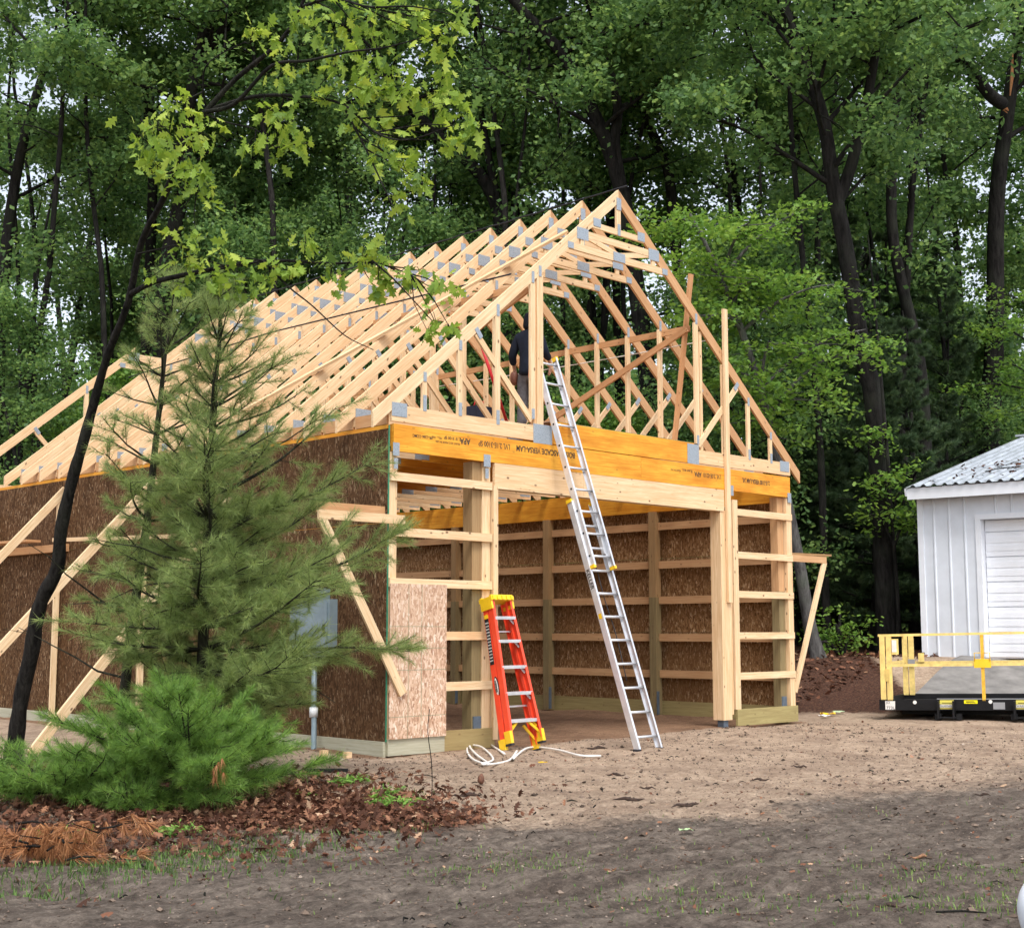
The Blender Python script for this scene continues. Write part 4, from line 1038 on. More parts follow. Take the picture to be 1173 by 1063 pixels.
# --- forest trees whose trunks can be followed in the photograph
EXPL = [
 # name,label, px points bottom->top, w, base radius, second stems, crown start, limbs, leaf kind
 ('oak_tree', 'tall forked oak rising straight behind the open roof peak', [(757, 700), (752, 560), (747, 480), (733, 360), (722, 280), (713, 225), (697, 170), (680, 130), (653, 75), (626, 41), (588, 0)], 36.5, .36, [[(713, 225), (704, 164), (708, 130), (701, 85), (687, 41), (673, 0)]], .42, 22),
 ('oak_tree', 'slim leaning oak just right of the forked oak, above the right rafters', [(800, 640), (785, 420), (772, 260), (765, 194), (748, 154), (728, 102), (707, 51), (680, 0)], 38.5, .24, [], .4, 18),
 ('oak_tree', 'thick oak with a right-hand fork standing left of the garage', [(1020, 750), (1012, 620), (1001, 460), (987, 400), (968, 282), (954, 211), (944, 141), (921, 70), (895, 0)], 31.5, .33, [[(958, 235), (975, 190), (992, 120), (1003, 60), (1012, 0)]], .45, 24),
 ('oak_tree', 'dark oak between the thick fork and the broken limb, behind the pines', [(1066, 700), (1060, 520), (1053, 414), (1024, 282), (1022, 188), (1029, 103), (1062, 47), (1090, 10)], 37.0, .25, [], .45, 18),
 ('oak_tree', 'large dark oak with a torn orange limb behind the garage roof', [(1125, 740), (1129, 600), (1133, 500), (1138, 420), (1140, 352), (1142, 225), (1156, 117), (1166, 40), (1170, -40)], 42.0, .50, [], .6, 16),
 ('oak_tree', 'slender pale trunk far left beside the roof end', [(-5, 640), (7, 544), (22, 478), (41, 400), (56, 312), (62, 240), (70, 150), (73, 75), (78, 0)], 37.0, .14, [], .5, 10),
 ('oak_tree', 'stout oak left of centre whose trunk passes behind the hanging bough', [(180, 700), (183, 420), (188, 327), (198, 270), (207, 226), (214, 150), (220, 102), (233, 38), (256, 0)], 38.5, .36, [[(222, 95), (250, 40), (290, -5)]], .42, 20),
 ('oak_tree', 'oak forking at the top left near the bright sky gap', [(160, 690), (168, 400), (172, 300), (175, 180), (166, 110), (160, 56), (149, 0)], 41.5, .26, [], .4, 18),
 ('oak_tree', 'straight dark trunk above the far ridge of the trusses', [(280, 700), (283, 420), (286, 290), (288, 230), (291, 177), (296, 100), (300, 0)], 43.5, .24, [], .42, 18),
 ('oak_tree', 'spreading oak at the far left edge of the photo', [(-8, 700), (-2, 420), (6, 300), (14, 230), (30, 150), (60, 60), (100, 5)], 39.0, .26, [], .35, 18),
 ('oak_tree', 'oak leaning left above the middle of the ridge', [(600, 640), (590, 400), (575, 263), (557, 211), (527, 177), (482, 136), (445, 95), (420, 20)], 39.5, .30, [[(575, 263), (560, 180), (546, 90), (545, 0)]], .42, 20),
 ('oak_tree', 'thin dark oak leaning left above the leafy branch tips', [(520, 640), (505, 360), (479, 273), (448, 232), (414, 201), (380, 167), (362, 90), (355, 0)], 42.5, .22, [], .42, 18),
 ('oak_tree', 'grey trunk seen behind the diagonal board of the right bracket', [(948, 748), (946, 690), (944, 640), (940, 520), (930, 400), (915, 250), (905, 120)], 32.5, .14, [], .55, 12),
 ('oak_tree', 'young straight oak between the forked oak and the garage, high up', [(862, 700), (858, 420), (850, 280), (838, 160), (842, 60), (850, -20)], 41.0, .2, [], .4, 18),
]
for k, (nm, lab, pts, w, rb, stems, t0, nl) in enumerate(EXPL):
    r = np.random.default_rng(100+k)
    P = [at(a, b, w) for a, b in pts]
    b0 = P[0]; b0 = Vector((b0.x, b0.y, float(gz0(b0.x, b0.y))-.1)); P[0] = b0
    P = [p for i, p in enumerate(P) if i == 0 or p.z > b0.z+.8]
    P = up_path(P, 20+r.uniform(-1, 3), r)
    P = smoothpath(P, 3)
    rb *= .76; g = TG(); g.add(P, flare(P, rb, rb*.22), 10)
    nodes = [crown_pts(P, r, nl, t0, (2.2, 4.8), sub=7, nodes=4, taper_r=rb*.35, g=g)]
    for st in stems:
        Q = [at(a, b, w) for a, b in st]; Q = smoothpath(up_path(Q, 19, r), 3); g.add(Q, np.linspace(rb*.62, rb*.18, len(Q)), 8)
        nodes.append(crown_pts(Q, r, 8, .3, (2, 4), sub=6, nodes=4, taper_r=rb*.3, g=g))
    if 'torn' in lab:
        Q = [at(a, b, w-i_*1.3) for i_, (a, b) in enumerate(((1158, 128), (1148, 119), (1133, 108), (1105, 72), (1075, 45), (1045, 30), (1012, 0), (985, -40)))]
        Q = smoothpath(Q, 3); g.add(Q[3:], np.linspace(.19, .10, len(Q)-3), 8)
    nodes = np.concatenate(nodes); PAx = np.array([tuple(p) for p in P])
    dmin = np.min(np.linalg.norm(nodes[:, None, :2]-PAx[None, :, :2] + 9*(np.abs(nodes[:, None, 2:]-PAx[None, :, 2:]) > 1.0), axis=2), axis=1)
    nodes = nodes[dmin > 1.1]
    cm = leafmesh('crown', nodes, 40, (.32, .32, .18), (.10, .20), T_MID, M_LEAF, r)
    tm = g.mesh('trunk', M_BARK); local(tm, b0); local(cm, b0)
    o = mk_tree(nm, lab, 'tree', b0, tm, cm)
    if 'torn' in lab:
        V = []; 
        p0, p1, p2 = at(1130, 112, w-.35), at(1156, 128, w-.35), at(1150, 132, w-.35)
        g2 = TG(); g2.add([at(1138, 110, w-1.2), at(1146, 118, w-.9), at(1155, 127, w-.3)], [.10, .13, .02], 5); g2.add([at(1140, 118, w-.35), at(1154, 130, w-.35)], [.07, .01], 4); g2.add([at(1160, 60, w-.42), at(1159, 90, w-.48), at(1157, 110, w-.42)], [.02, .06, .02], 4)
        me = g2.mesh('torn_wood', M_BREAK, False); local(me, b0); c = bpy.data.objects.new('torn_wood', me); COL.objects.link(c); c.parent = o

# --- shared broadleaf trees filling the wood
def proto(seed, h, rb, nl, t0, Lr, per, leafm, size=(.13, .24)):
    r = np.random.default_rng(seed)
    P = up_path([(0, 0, -.3), (r.normal()*.1, r.normal()*.1, 2.0)], h, r); P = smoothpath(P, 2)
    g = TG(); g.add(P, flare(P, rb, rb*.2), 8)
    nd = crown_pts(P, r, nl, t0, Lr, elev=(-.05, .7), sub=7, nodes=4, taper_r=rb*.4, g=g)
    return g.mesh('trunk', M_BARK), leafmesh('crown', nd, per, (.40, .40, .24), size, T_DIA, leafm, r)
PRO = [proto(201, 19, .20, 24, .20, (2.4, 4.4), 40, M_LEAF, (.13, .25)), proto(202, 22, .26, 24, .25, (2.6, 5.0), 40, M_LEAF, (.13, .25)), proto(203, 17, .16, 24, .14, (2.2, 4.0), 40, M_LEAF, (.13, .25)), proto(204, 20, .2, 24, .34, (2.6, 4.8), 40, M_LEAF, (.13, .25))]
PRU = [proto(211, 8.5, .08, 20, .12, (1.5, 3.0), 34, M_LEAF, (.08, .15)), proto(212, 6.0, .06, 16, .10, (1.2, 2.4), 34, M_LEAFM, (.08, .15))]
rt = np.random.default_rng(55)
def blocked(x, y, m=1.6):
    if -m-1 < x < 8.6+m and -3 < y < 16.3+m: return True
    q = Vector((x, y, 0))-gc; u = q.dot(gd); v = q.dot(gb)
    return -m < u < GL_+m and -8 < v < GD+m
def place(pro, w, lat, s, name, label, group, cat='tree'):
    p = CAM + fh*w + rh*lat
    if blocked(p.x, p.y): return
    b = Vector((p.x, p.y, float(gz0(p.x, p.y))))
    o = mk_tree(name, label, cat, b, pro[0], pro[1], group)
    o.scale = (s, s, s*rt.uniform(.92, 1.1)); o.rotation_euler = (0, 0, rt.uniform(0, 6.28))
G1 = 'leafy trees of the dense wood behind the barn'
for w, sp, sh in ((45, 5.6, 2.5), (53, 6.4, 0), (62, 7.4, 3)):
    half = .385*w+4; lat = -half+sh
    while lat < half:
        place(PRO[int(rt.integers(4))], w+rt.uniform(-2, 2), lat+rt.uniform(-1.3, 1.3), rt.uniform(.85, 1.15), 'broadleaf_tree', 'leafy dark green tree of the dense wood', G1); lat += sp
THIN = [proto(221, 18, .085, 9, .5, (1.2, 2.6), 10, M_LEAF, (.11, .2)), proto(222, 20, .12, 10, .55, (1.4, 3.0), 10, M_LEAF, (.11, .2)), proto(223, 16, .065, 8, .45, (1.0, 2.2), 10, M_LEAF, (.11, .2))]
for k in range(34):
    w = rt.uniform(35.5, 44); place(THIN[int(rt.integers(3))], w, rt.uniform(-.38, .38)*w, rt.uniform(.9, 1.2), 'slender_tree', 'slender dark-stemmed tree with a small high crown in the wood', 'slender dark-stemmed trees of the wood')
G2 = 'young understory trees at the forest edge'
for px, w, s, k in ((40, 35.5, 1, 0), (130, 37, 1.1, 1), (235, 38.5, 1.1, 0), (330, 38, 1.15, 0), (420, 37.5, 1.1, 0), (520, 36, 1.1, 0), (610, 35, 1, 0), (690, 34, .9, 1), (830, 33, 1.0, 0), (790, 35, .9, 0), (1095, 41.5, 1, 0)):
    place(PRU[k], w, (px-CX)/FPX*w, s, 'understory_tree', 'bright green young tree at the forest edge', G2)

# --- the layered maple behind the right side of the barn and one at the right edge
def layered(nm, lab, pts, w, rb, layers, r, per=34, extra=None, size=(.085, .16)):
    P = [at(a, b, w) for a, b in pts]; b0 = P[0]; b0 = Vector((b0.x, b0.y, float(gz0(b0.x, b0.y))-.1)); P[0] = b0; P = smoothpath(P, 3)
    g = TG(); g.add(P, flare(P, rb, .03), 9); PA = np.array([tuple(p) for p in P]); nd = []
    for (cx_, cy_, dw, wd, n_) in layers:
        c = np.array(tuple(at(cx_, cy_, w+dw))); k = int(np.argmin(np.linalg.norm(PA-c-np.array([0, 0, -.6]), axis=1)))
        s0 = PA[k]; mid = (s0+c)/2+np.array([0, 0, .15]); tip = c+(c-s0)*.35; tip[2] -= .25
        Q = np.array(smoothpath([s0, mid, c, tip], 3)); g.add(Q, np.linspace(.045, .012, len(Q)), 5)
        for j in range(n_):
            t = r.uniform(.2, 1); q = Q[int(t*(len(Q)-1))] + np.array([r.normal()*wd, r.normal()*wd, r.normal()*.10]); q[2] -= .10*np.linalg.norm((q-c)[:2]); nd.append(q)
            if r.random() < .4: g.add([Q[int(t*(len(Q)-1))], q], [.012, .005], 4)
    cm = leafmesh('crown', np.array(nd), per, (.20, .20, .07), size, T_MID, M_LEAFM, r, up=1.3, droop=.1, tshift=.12)
    tm = g.mesh('trunk', M_BARKG if 'leaning' in lab else M_BARK); local(tm, b0); local(cm, b0); return mk_tree(nm, lab, 'tree', b0, tm, cm)
r = np.random.default_rng(31)
layered('maple_tree', 'bright leaning maple with layered leaves behind the right rafters', [(938, 750), (927, 714), (918, 658), (905, 590), (880, 480), (850, 380), (815, 295), (790, 245)], 28.5, .15,
        [(790, 300, -.5, .55, 16), (850, 262, -.8, .7, 20), (900, 250, .2, .5, 12), (870, 320, -.4, .7, 22), (930, 330, -.3, .6, 20), (820, 360, -.8, .5, 16), (880, 395, -.3, .65, 20), (940, 415, 0, .55, 14), (840, 430, -.6, .5, 16), (800, 260, .6, .6, 12), (900, 455, -.2, .5, 14), (760, 255, .2, .45, 10), (860, 480, 0, .4, 12), (960, 385, .2, .4, 9)], r, 36)
layered('maple_tree', 'bright small maple half out of frame above the garage roof', [(1215, 760), (1212, 560), (1205, 420), (1198, 300)], 38.5, .16,
        [(1160, 340, -.8, .5, 12), (1150, 375, -1, .5, 14), (1165, 420, -.6, .5, 14), (1140, 440, -.8, .4, 10), (1180, 470, -.5, .5, 12)], r, 34)
layered('sapling', 'small green sapling in the dark gap left of the garage wall', [(965, 752), (962, 735), (958, 715)], 29.3, .04, [(958, 715, 0, .25, 8), (975, 728, 0, .25, 8), (940, 735, -.1, .25, 7), (962, 700, .2, .2, 6)], r, 20, size=(.07, .13))
layered('sapling', 'yellow-green sapling with drooping sprays by the garage eave', [(1030, 752), (1028, 680), (1022, 600), (1018, 540)], 31.0, .05, [(1010, 545, -.2, .35, 9), (1030, 565, -.1, .3, 8), (1000, 590, -.1, .3, 7), (1040, 600, 0, .25, 6), (1015, 500, 0, .3, 7), (1000, 330, .2, .3, 7)], r, 26)

# --- conifers
def conifer(seed, h, rad, t0, m, per=16, nl=.14, nw=.011, dens=1.0, rb=.16, bark=M_BARK):
    r = np.random.default_rng(seed); P = [(r.normal()*.03*i, r.normal()*.03*i, h*i/8-.2) for i in range(9)]
    g = TG(); g.add(P, flare(P, rb, .02), 8); PA = np.array(P); C = []; D = []
    z = h*t0; k = 0
    while z < h*.98:
        f = z/h; Ln = rad*(1-f)**.75*(1 if f > .15 else .8)
        for j in range(5):
            az = j*1.2566 + k*.7 + r.normal()*.25; el = .05+.55*f + r.normal()*.12; L_ = Ln*r.uniform(.65, 1.15)
            d = np.array([math.cos(az)*math.cos(el), math.sin(az)*math.cos(el), math.sin(el)])
            p0 = np.array([np.interp(z, PA[:, 2], PA[:, 0]), np.interp(z, PA[:, 2], PA[:, 1]), z]); Q = [p0]
            for s in range(4): Q.append(Q[-1]+d*L_/4); d = d+np.array([0, 0, .05])+r.normal(size=3)*.05; d /= np.linalg.norm(d)
            Q = np.array(Q); g.add(Q, np.linspace(.012+.03*rb*6*(1-f), .006, 5), 5)
            nb = int(max(4, L_/.14)*dens)
            for b in range(nb):
                t = r.uniform(.25, 1)*4; q = Q[min(int(t), 3)] + (Q[min(int(t), 3)+1]-Q[min(int(t), 3)])*(t-min(int(t), 3))
                side = np.cross(d, [0, 0, 1]); side /= np.linalg.norm(side); bd = d*.7 + side*r.choice([-1, 1])*r.uniform(.4, 1) + np.array([0, 0, r.normal()*.12])
                bd /= np.linalg.norm(bd); bl = L_*r.uniform(.12, .34)*(1.15-t/6)
                for s in np.linspace(.2, 1, 5): C.append(q+bd*bl*s); D.append(bd+np.array([0, 0, .15]))
        z += h*.045*r.uniform(.8, 1.2); k += 1
    C = np.array(C); D = np.array(D); V, F = needles(C, D, per, nl, nw, .55, r)
    cl = np.repeat(r.random(len(C)), per); tint = np.clip(.55*cl+.45*r.random(len(cl)), 0, 1)
    return g.mesh('trunk', bark), fastmesh('crown', V, [F], m, tint)
CON = [conifer(301, 11, 2.4, .08, M_NEEDF, 26, .20, .018, 1.3), conifer(302, 13.5, 2.7, .1, M_NEEDF, 26, .20, .018, 1.3)]
G3 = 'dark pines between the barn and the garage'
for px, w, s, k in ((1000, 33.5, .85, 0), (955, 36, .8, 0), (1045, 33.5, .78, 0), (905, 35.5, .72, 1), (1085, 40, .9, 1), (985, 39, .95, 1), (870, 38, .7, 0), (1150, 46, .9, 1), (1030, 43, 1, 1), (930, 42, .9, 0), (60, 44, .7, 0), (560, 44, .6, 1)):
    p = CAM+fh*w+rh*((px-CX)/FPX*w)
    if blocked(p.x, p.y, .5): continue
    o = mk_tree('pine_tree', 'dark green pine of the forest edge', 'tree', (p.x, p.y, float(gz0(p.x, p.y))), CON[k][0], CON[k][1], G3); o.scale = (s, s, s); o.rotation_euler = (0, 0, rt.uniform(0, 6))

# --- far-off wood
r = np.random.default_rng(77); n = 2400; w = r.uniform(70, 84, n); lat = r.uniform(-1, 1, n)*(.40*w+6); z = 1+14*r.random(n)**1.2
base = np.stack([CAM.x+fh.x*w+rh.x*lat, CAM.y+fh.y*w+rh.y*lat, z], 1)
me = leafmesh('far_wood', base, 40, (1.0, 1.0, .7), (.45, .85), T_DIA, M_LEAF, r, up=.5, tshift=-.05)
tag(link('far_wood', me), kind='stuff')
g = TG()
for k in range(46):
    w_ = r.uniform(58, 70); l_ = r.uniform(-1, 1)*(.39*w_+3); p = CAM+fh*w_+rh*l_
    g.add([(p.x, p.y, 0), (p.x+r.normal()*.5, p.y, 9), (p.x+r.normal()*1.2, p.y, 20)], [.3, .22, .1], 5)
tag(link('far_trunks', g.mesh('far_trunks', M_BARK)), kind='stuff')
# low brush along the forest floor
n = 1500; w = r.uniform(34, 56, n); lat = r.uniform(-1, 1, n)*(.40*w+4); X_ = CAM.x+fh.x*w+rh.x*lat; Y_ = CAM.y+fh.y*w+rh.y*lat
ok = np.array([not blocked(a, b, .8) for a, b in zip(X_, Y_)]); X_ = X_[ok]; Y_ = Y_[ok]
base = np.stack([X_, Y_, gz0(X_, Y_)+r.uniform(.1, 2.2, len(X_))], 1)
tag(link('undergrowth', leafmesh('undergrowth', base, 26, (.6, .6, .3), (.1, .2), T_DIA, M_LEAF, r)), kind='stuff')

# ================================================================== NEAR PINES
def near_pine(nm, lab, pts, w, rb, prof, whorls, r, m, per=15, nl=.105, nw=.0036, nbr=5, dens=1.0, bare=0.0, droop=.0, cat='tree', z_from=.2, base_w=None, dead=True, asym=0., thin_z=99.):
    """prof: list of (height, branch length)"""
    P = [at(a, b, w) for a, b in pts]; b0 = P[0]; b0 = Vector((b0.x, b0.y, float(gz0(b0.x, b0.y))-.03)); P[0] = b0; P = smoothpath(P, 3)
    g = TG(); g.add(P, flare(P, rb, rb*.12), 8); PA = np.array([tuple(p) for p in P]); C = []; D = []
    hs = [q[0] for q in prof]; ls = [q[1] for q in prof]
    zs = np.linspace(z_from, PA[-1, 2]-.02, whorls)
    for k, z in enumerate(zs):
        p0 = np.array([np.interp(z, PA[:, 2], PA[:, 0]), np.interp(z, PA[:, 2], PA[:, 1]), z]); Lm = np.interp(z, hs, ls)
        f = (z-z_from)/(PA[-1, 2]-z_from)
        for j in range(nbr):
            az = j*2*math.pi/nbr + k*.9 + r.normal()*.2; el = .12+.55*f*f+r.normal()*.12
            L_ = Lm*r.uniform(*((.6, 1.12) if nbr != 8 else (.35, 1.05))); L_ *= 1 - asym*max(0, -(math.cos(az)*CR.x+math.sin(az)*CR.y)) + .12*asym*max(0, (math.cos(az)*CR.x+math.sin(az)*CR.y)); d = np.array([math.cos(az)*math.cos(el), math.sin(az)*math.cos(el), math.sin(el)])
            Q = [p0]; m_ = 6
            for s in range(m_): Q.append(Q[-1]+d*L_/m_); d = d+np.array([0, 0, .05-droop])+r.normal(size=3)*.07; d /= np.linalg.norm(d)
            Q = np.array(Q); g.add(Q, np.linspace(.006+.010*L_, .003, m_+1), 5)
            nb = int((3+L_*9)*dens*(1 if z < thin_z else .40))
            for b in range(nb):
                t = r.uniform((.22 if nbr != 8 else .06)+bare, 1.0)*m_; kk = min(int(t), m_-1); q = Q[kk]+(Q[kk+1]-Q[kk])*(t-kk); dd = Q[kk+1]-Q[kk]; dd /= np.linalg.norm(dd)
                side = np.cross(dd, [0, 0, 1]); side /= np.linalg.norm(side)
                bd = dd*.8 + side*r.choice([-1, 1])*r.uniform(.35, .95) + np.array([0, 0, r.normal()*(.18 if nbr != 8 else .42)+.08]); bd /= np.linalg.norm(bd)
                bl = min(.55, L_*.34)*r.uniform(.5, 1.1)*(1.15-.5*t/m_)
                g.add([q, q+bd*bl*.6, q+bd*bl+np.array([0, 0, .03])], [.004, .003, .002], 3)
                ns = max(3, int(bl/.036))
                for s in np.linspace(.28, 1, ns): C.append(q+bd*bl*s); D.append(bd+np.array([0, 0, .18]))
            for s in np.linspace(.8, 1, 4): C.append(Q[0]+(Q[-1]-Q[0])*s*1.0 if False else Q[-1]-(Q[-1]-Q[-2])*(1-s)*4); D.append(Q[-1]-Q[-2]+np.array([0, 0, .1]))
    for s in np.linspace(0, .5, 8): C.append(PA[-1]-np.array([0, 0, s])); D.append(np.array([0, 0, 1.]))
    if dead:
        for k in range(9):
            z = r.uniform(.3, 2.2); p0 = np.array([np.interp(z, PA[:, 2], PA[:, 0]), np.interp(z, PA[:, 2], PA[:, 1]), z]); az = r.uniform(0, 6.3); d = np.array([math.cos(az), math.sin(az), r.uniform(-.1, .3)])
            Q = [p0]; L_ = r.uniform(.7, 1.6)
            for s in range(5): Q.append(Q[-1]+d*L_/5); d = d+r.normal(size=3)*.16; d /= np.linalg.norm(d)
            g.add(Q, np.linspace(.013, .003, 6), 4)
            for s in range(4): q = Q[int(r.integers(2, 6))-1]; g.add([q, q+r.normal(size=3)*.16], [.004, .002], 3)
    C = np.array(C); D = np.array(D); V, F = needles(C, D, per, nl, nw, .62, r, .2)
    cl = np.repeat(.35+.3*r.random(len(C)) , per); tint = np.clip(cl + .45*(r.random(len(cl))-.5), 0, 1)
    cm = fastmesh('needles', V, [F], m, tint); tm = g.mesh('trunk', M_BARKP); local(tm, b0); local(cm, b0)
    return mk_tree(nm, lab, cat, b0, tm, cm, None, 'trunk', 'needles')
r = np.random.default_rng(41)
near_pine('white_pine', 'taller young white pine covering the barn wall left of its front corner', [(226, 905), (230, 800), (234, 700), (238, 600), (243, 500), (247, 430), (252, 380), (250, 338)], 13.6, .065,
          [(.25, .9), (.7, 1.7), (1.2, 2.1), (1.9, 2.05), (2.5, 1.85), (3.0, 1.45), (3.4, 1.0), (3.9, .75), (4.4, .5), (4.9, .14)], 22, np.random.default_rng(412), M_NEED, per=15, dens=1.75, nbr=8, nl=.12, nw=.0034, asym=.5, thin_z=2.6)
near_pine('white_pine', 'thin forked young white pine nearer the left edge with bare lower trunk', [(138, 890), (143, 790), (155, 690), (168, 600), (177, 520), (184, 455), (190, 400), (200, 330)], 14.1, .06,
          [(.3, .5), (1.2, .5), (2.0, .85), (2.8, 1.15), (3.4, 1.05), (4.0, .9), (4.6, .5), (5.1, .2)], 12, r, M_NEED, per=13, dens=.6, bare=.12, z_from=1.7, nl=.12, asym=.3)
# bushy low pines
near_pine('low_pine', 'dense bright green low pine in front of the taller white pine', [(225, 945), (222, 920), (218, 890), (214, 862)], 11.6, .035,
          [(.08, 1.0), (.22, 1.12), (.4, .95), (.52, .6), (.64, .2)], 8, r, M_NEEDB, per=20, nbr=7, dens=1.5, nl=.10, dead=False, z_from=.12, cat='shrub')
near_pine('low_pine', 'flat spreading low pine at the left edge above the dead boughs', [(62, 960), (62, 940), (66, 920), (70, 903)], 11.6, .03,
          [(.05, .7), (.15, .9), (.3, .7), (.42, .25)], 6, r, M_NEEDB, per=18, nbr=7, dens=1.25, nl=.095, dead=False, z_from=.12, cat='shrub')
near_pine('low_pine', 'small pine seedling between the dead boughs and the dense low pine', [(150, 975), (150, 955), (152, 930)], 11.2, .02,
          [(.05, .4), (.2, .5), (.35, .2)], 4, r, M_NEEDB, per=14, nbr=5, dens=1.0, nl=.09, dead=False, z_from=.08, cat='shrub')
# --- dead orange pine boughs on the ground
def dead_bough(name, lab, px, py, n, sp, r, group=None):
    g = TG(); C = []; D = []
    for k in range(n):
        p = ground_at(px+r.normal()*sp, py+r.normal()*sp*.35); q = np.array([p.x, p.y, .05+abs(r.normal())*.10]); az = r.uniform(0, 6.3); d = np.array([math.cos(az), math.sin(az), .15]); Q = [q]
        for s in range(4): Q.append(Q[-1]+d*.09); d = d+r.normal(size=3)*.15; d[2] -= .12
        Q = np.array(Q); Q[:, 2] = np.maximum(Q[:, 2], .02); g.add(Q, [.008, .007, .005, .004, .003], 4)
        for s in range(1, 5):
            for j in range(3): C.append(Q[s]+r.normal(size=3)*.03); D.append(d+r.normal(size=3)*.5+np.array([0, 0, -.4]))
    C = np.array(C); D = np.array(D); V, F = needles(C, D, 24, .12, .005, .35, r, .5); V[:, 2] = np.maximum(V[:, 2], .012)
    o = empty(name, (C[:, 0].mean(), C[:, 1].mean(), 0)); tag(o, lab, 'branch', group)
    for nm, me in (('twig', g.mesh('twig', M_BARKD)), ('needles', fastmesh('needles', V, [F], M_NEEDR, r.random(len(F))))):
        local(me, o.location); c = bpy.data.objects.new(nm, me); COL.objects.link(c); c.parent = o
dead_bough('dead_pine_bough', 'heap of dead orange pine boughs at the left edge', 38, 988, 17, 24, r)
dead_bough('dead_pine_bough', 'single rusty dead pine sprig beside the orange heap', 125, 978, 3, 8, r)
# rusty hanging sprig in the low pine
C = np.array([tuple(at(250+r.normal()*3, 868+k*4, 10.55)) for k in range(6)]); V, F = needles(C, np.tile([0, 0, -1.], (6, 1)), 16, .10, .005, .35, r, .4)
tag(link('dead_sprig', fastmesh('dead_sprig', V, [F], M_NEEDR, r.random(len(F)))), 'rusty dead needle sprig hanging in the bright low pine', 'branch')

# ================================================================== LEANING OAK WITH BRIGHT LEAVES
r = np.random.default_rng(52)
def W_(i, n, a, b): return a+(b-a)*i/(n-1)
tp = [(14, 886), (18, 849), (25, 795), (36, 748), (42, 707), (51, 680), (66, 650), (70, 606), (84, 545), (95, 508), (108, 460), (124, 405), (147, 346), (162, 278), (188, 226), (205, 180), (218, 158), (233, 132), (271, 90), (320, 49), (345, 8), (360, -40)]
tw = [14.7, 14.65, 14.6, 14.55, 14.5, 14.45, 14.4, 14.3, 14.2, 14.1, 14.0, 13.8, 13.5, 13.2, 12.9, 12.7, 12.6, 12.5, 12.4, 12.3, 12.2, 12.1]
P = [at(a, b, w) for (a, b), w in zip(tp, tw)]; b0 = P[0]; b0.z = -.06; P = smoothpath(P, 3)
g = TG(); tr_ = np.interp(np.linspace(0, 1, len(P)), [0, .05, .25, .42, .52, .60, .8, 1], [.12, .085, .074, .056, .038, .032, .026, .012])*(1+.12*np.sin(np.arange(len(P))*2.1)*r.random(len(P))); g.add(P, tr_, 12)
limbs = {
 'bough': ([(150, 335), (175, 322), (215, 313), (250, 308), (290, 301), (330, 299), (380, 302), (425, 300), (465, 312), (495, 330)], 13.4, 11.6, .028),
 'b2': ([(300, 299), (330, 330), (360, 352), (395, 385), (425, 398)], 12.2, 11.7, .010),
 'b3': ([(425, 300), (450, 320), (470, 340), (495, 368)], 11.8, 11.5, .010),
 'u1': ([(233, 132), (270, 118), (310, 78), (352, 70), (400, 60), (440, 55), (480, 45)], 12.5, 11.0, .022),
 'u2': ([(240, 125), (290, 112), (340, 110), (390, 118), (430, 150), (470, 160), (520, 145)], 12.5, 11.0, .020),
 'u3': ([(390, 118), (420, 170), (440, 210), (450, 235)], 11.8, 11.2, .010),
 'u4': ([(345, 8), (380, 0), (420, 10), (470, 5), (520, 15)], 12.2, 10.8, .014),
 'd1': ([(205, 180), (190, 160), (175, 145), (160, 140)], 12.8, 12.5, .012),
 'd2': ([(190, 222), (200, 210), (215, 220), (225, 215)], 12.8, 12.5, .010),
 'd3': ([(160, 290), (185, 285), (205, 282), (225, 290)], 13.2, 12.8, .010),
 'd4': ([(233, 132), (260, 140), (290, 150), (315, 170)], 12.5, 12.0, .012),
 'd5': ([(240, 125), (232, 100), (238, 70), (295, 40)], 12.5, 12.0, .010),
}
LP = []
for k, (pp, w0, w1, r0) in limbs.items():
    Q = [at(a+r.normal()*1.5, b+r.normal()*1.5, W_(i, len(pp), w0, w1)) for i, (a, b) in enumerate(pp)]; Q = np.array(smoothpath(Q, 4)); g.add(Q, np.linspace(r0, .004, len(Q)), 6); LP.append(Q)
LPA = np.concatenate(LP+[np.array(P)[42:]])
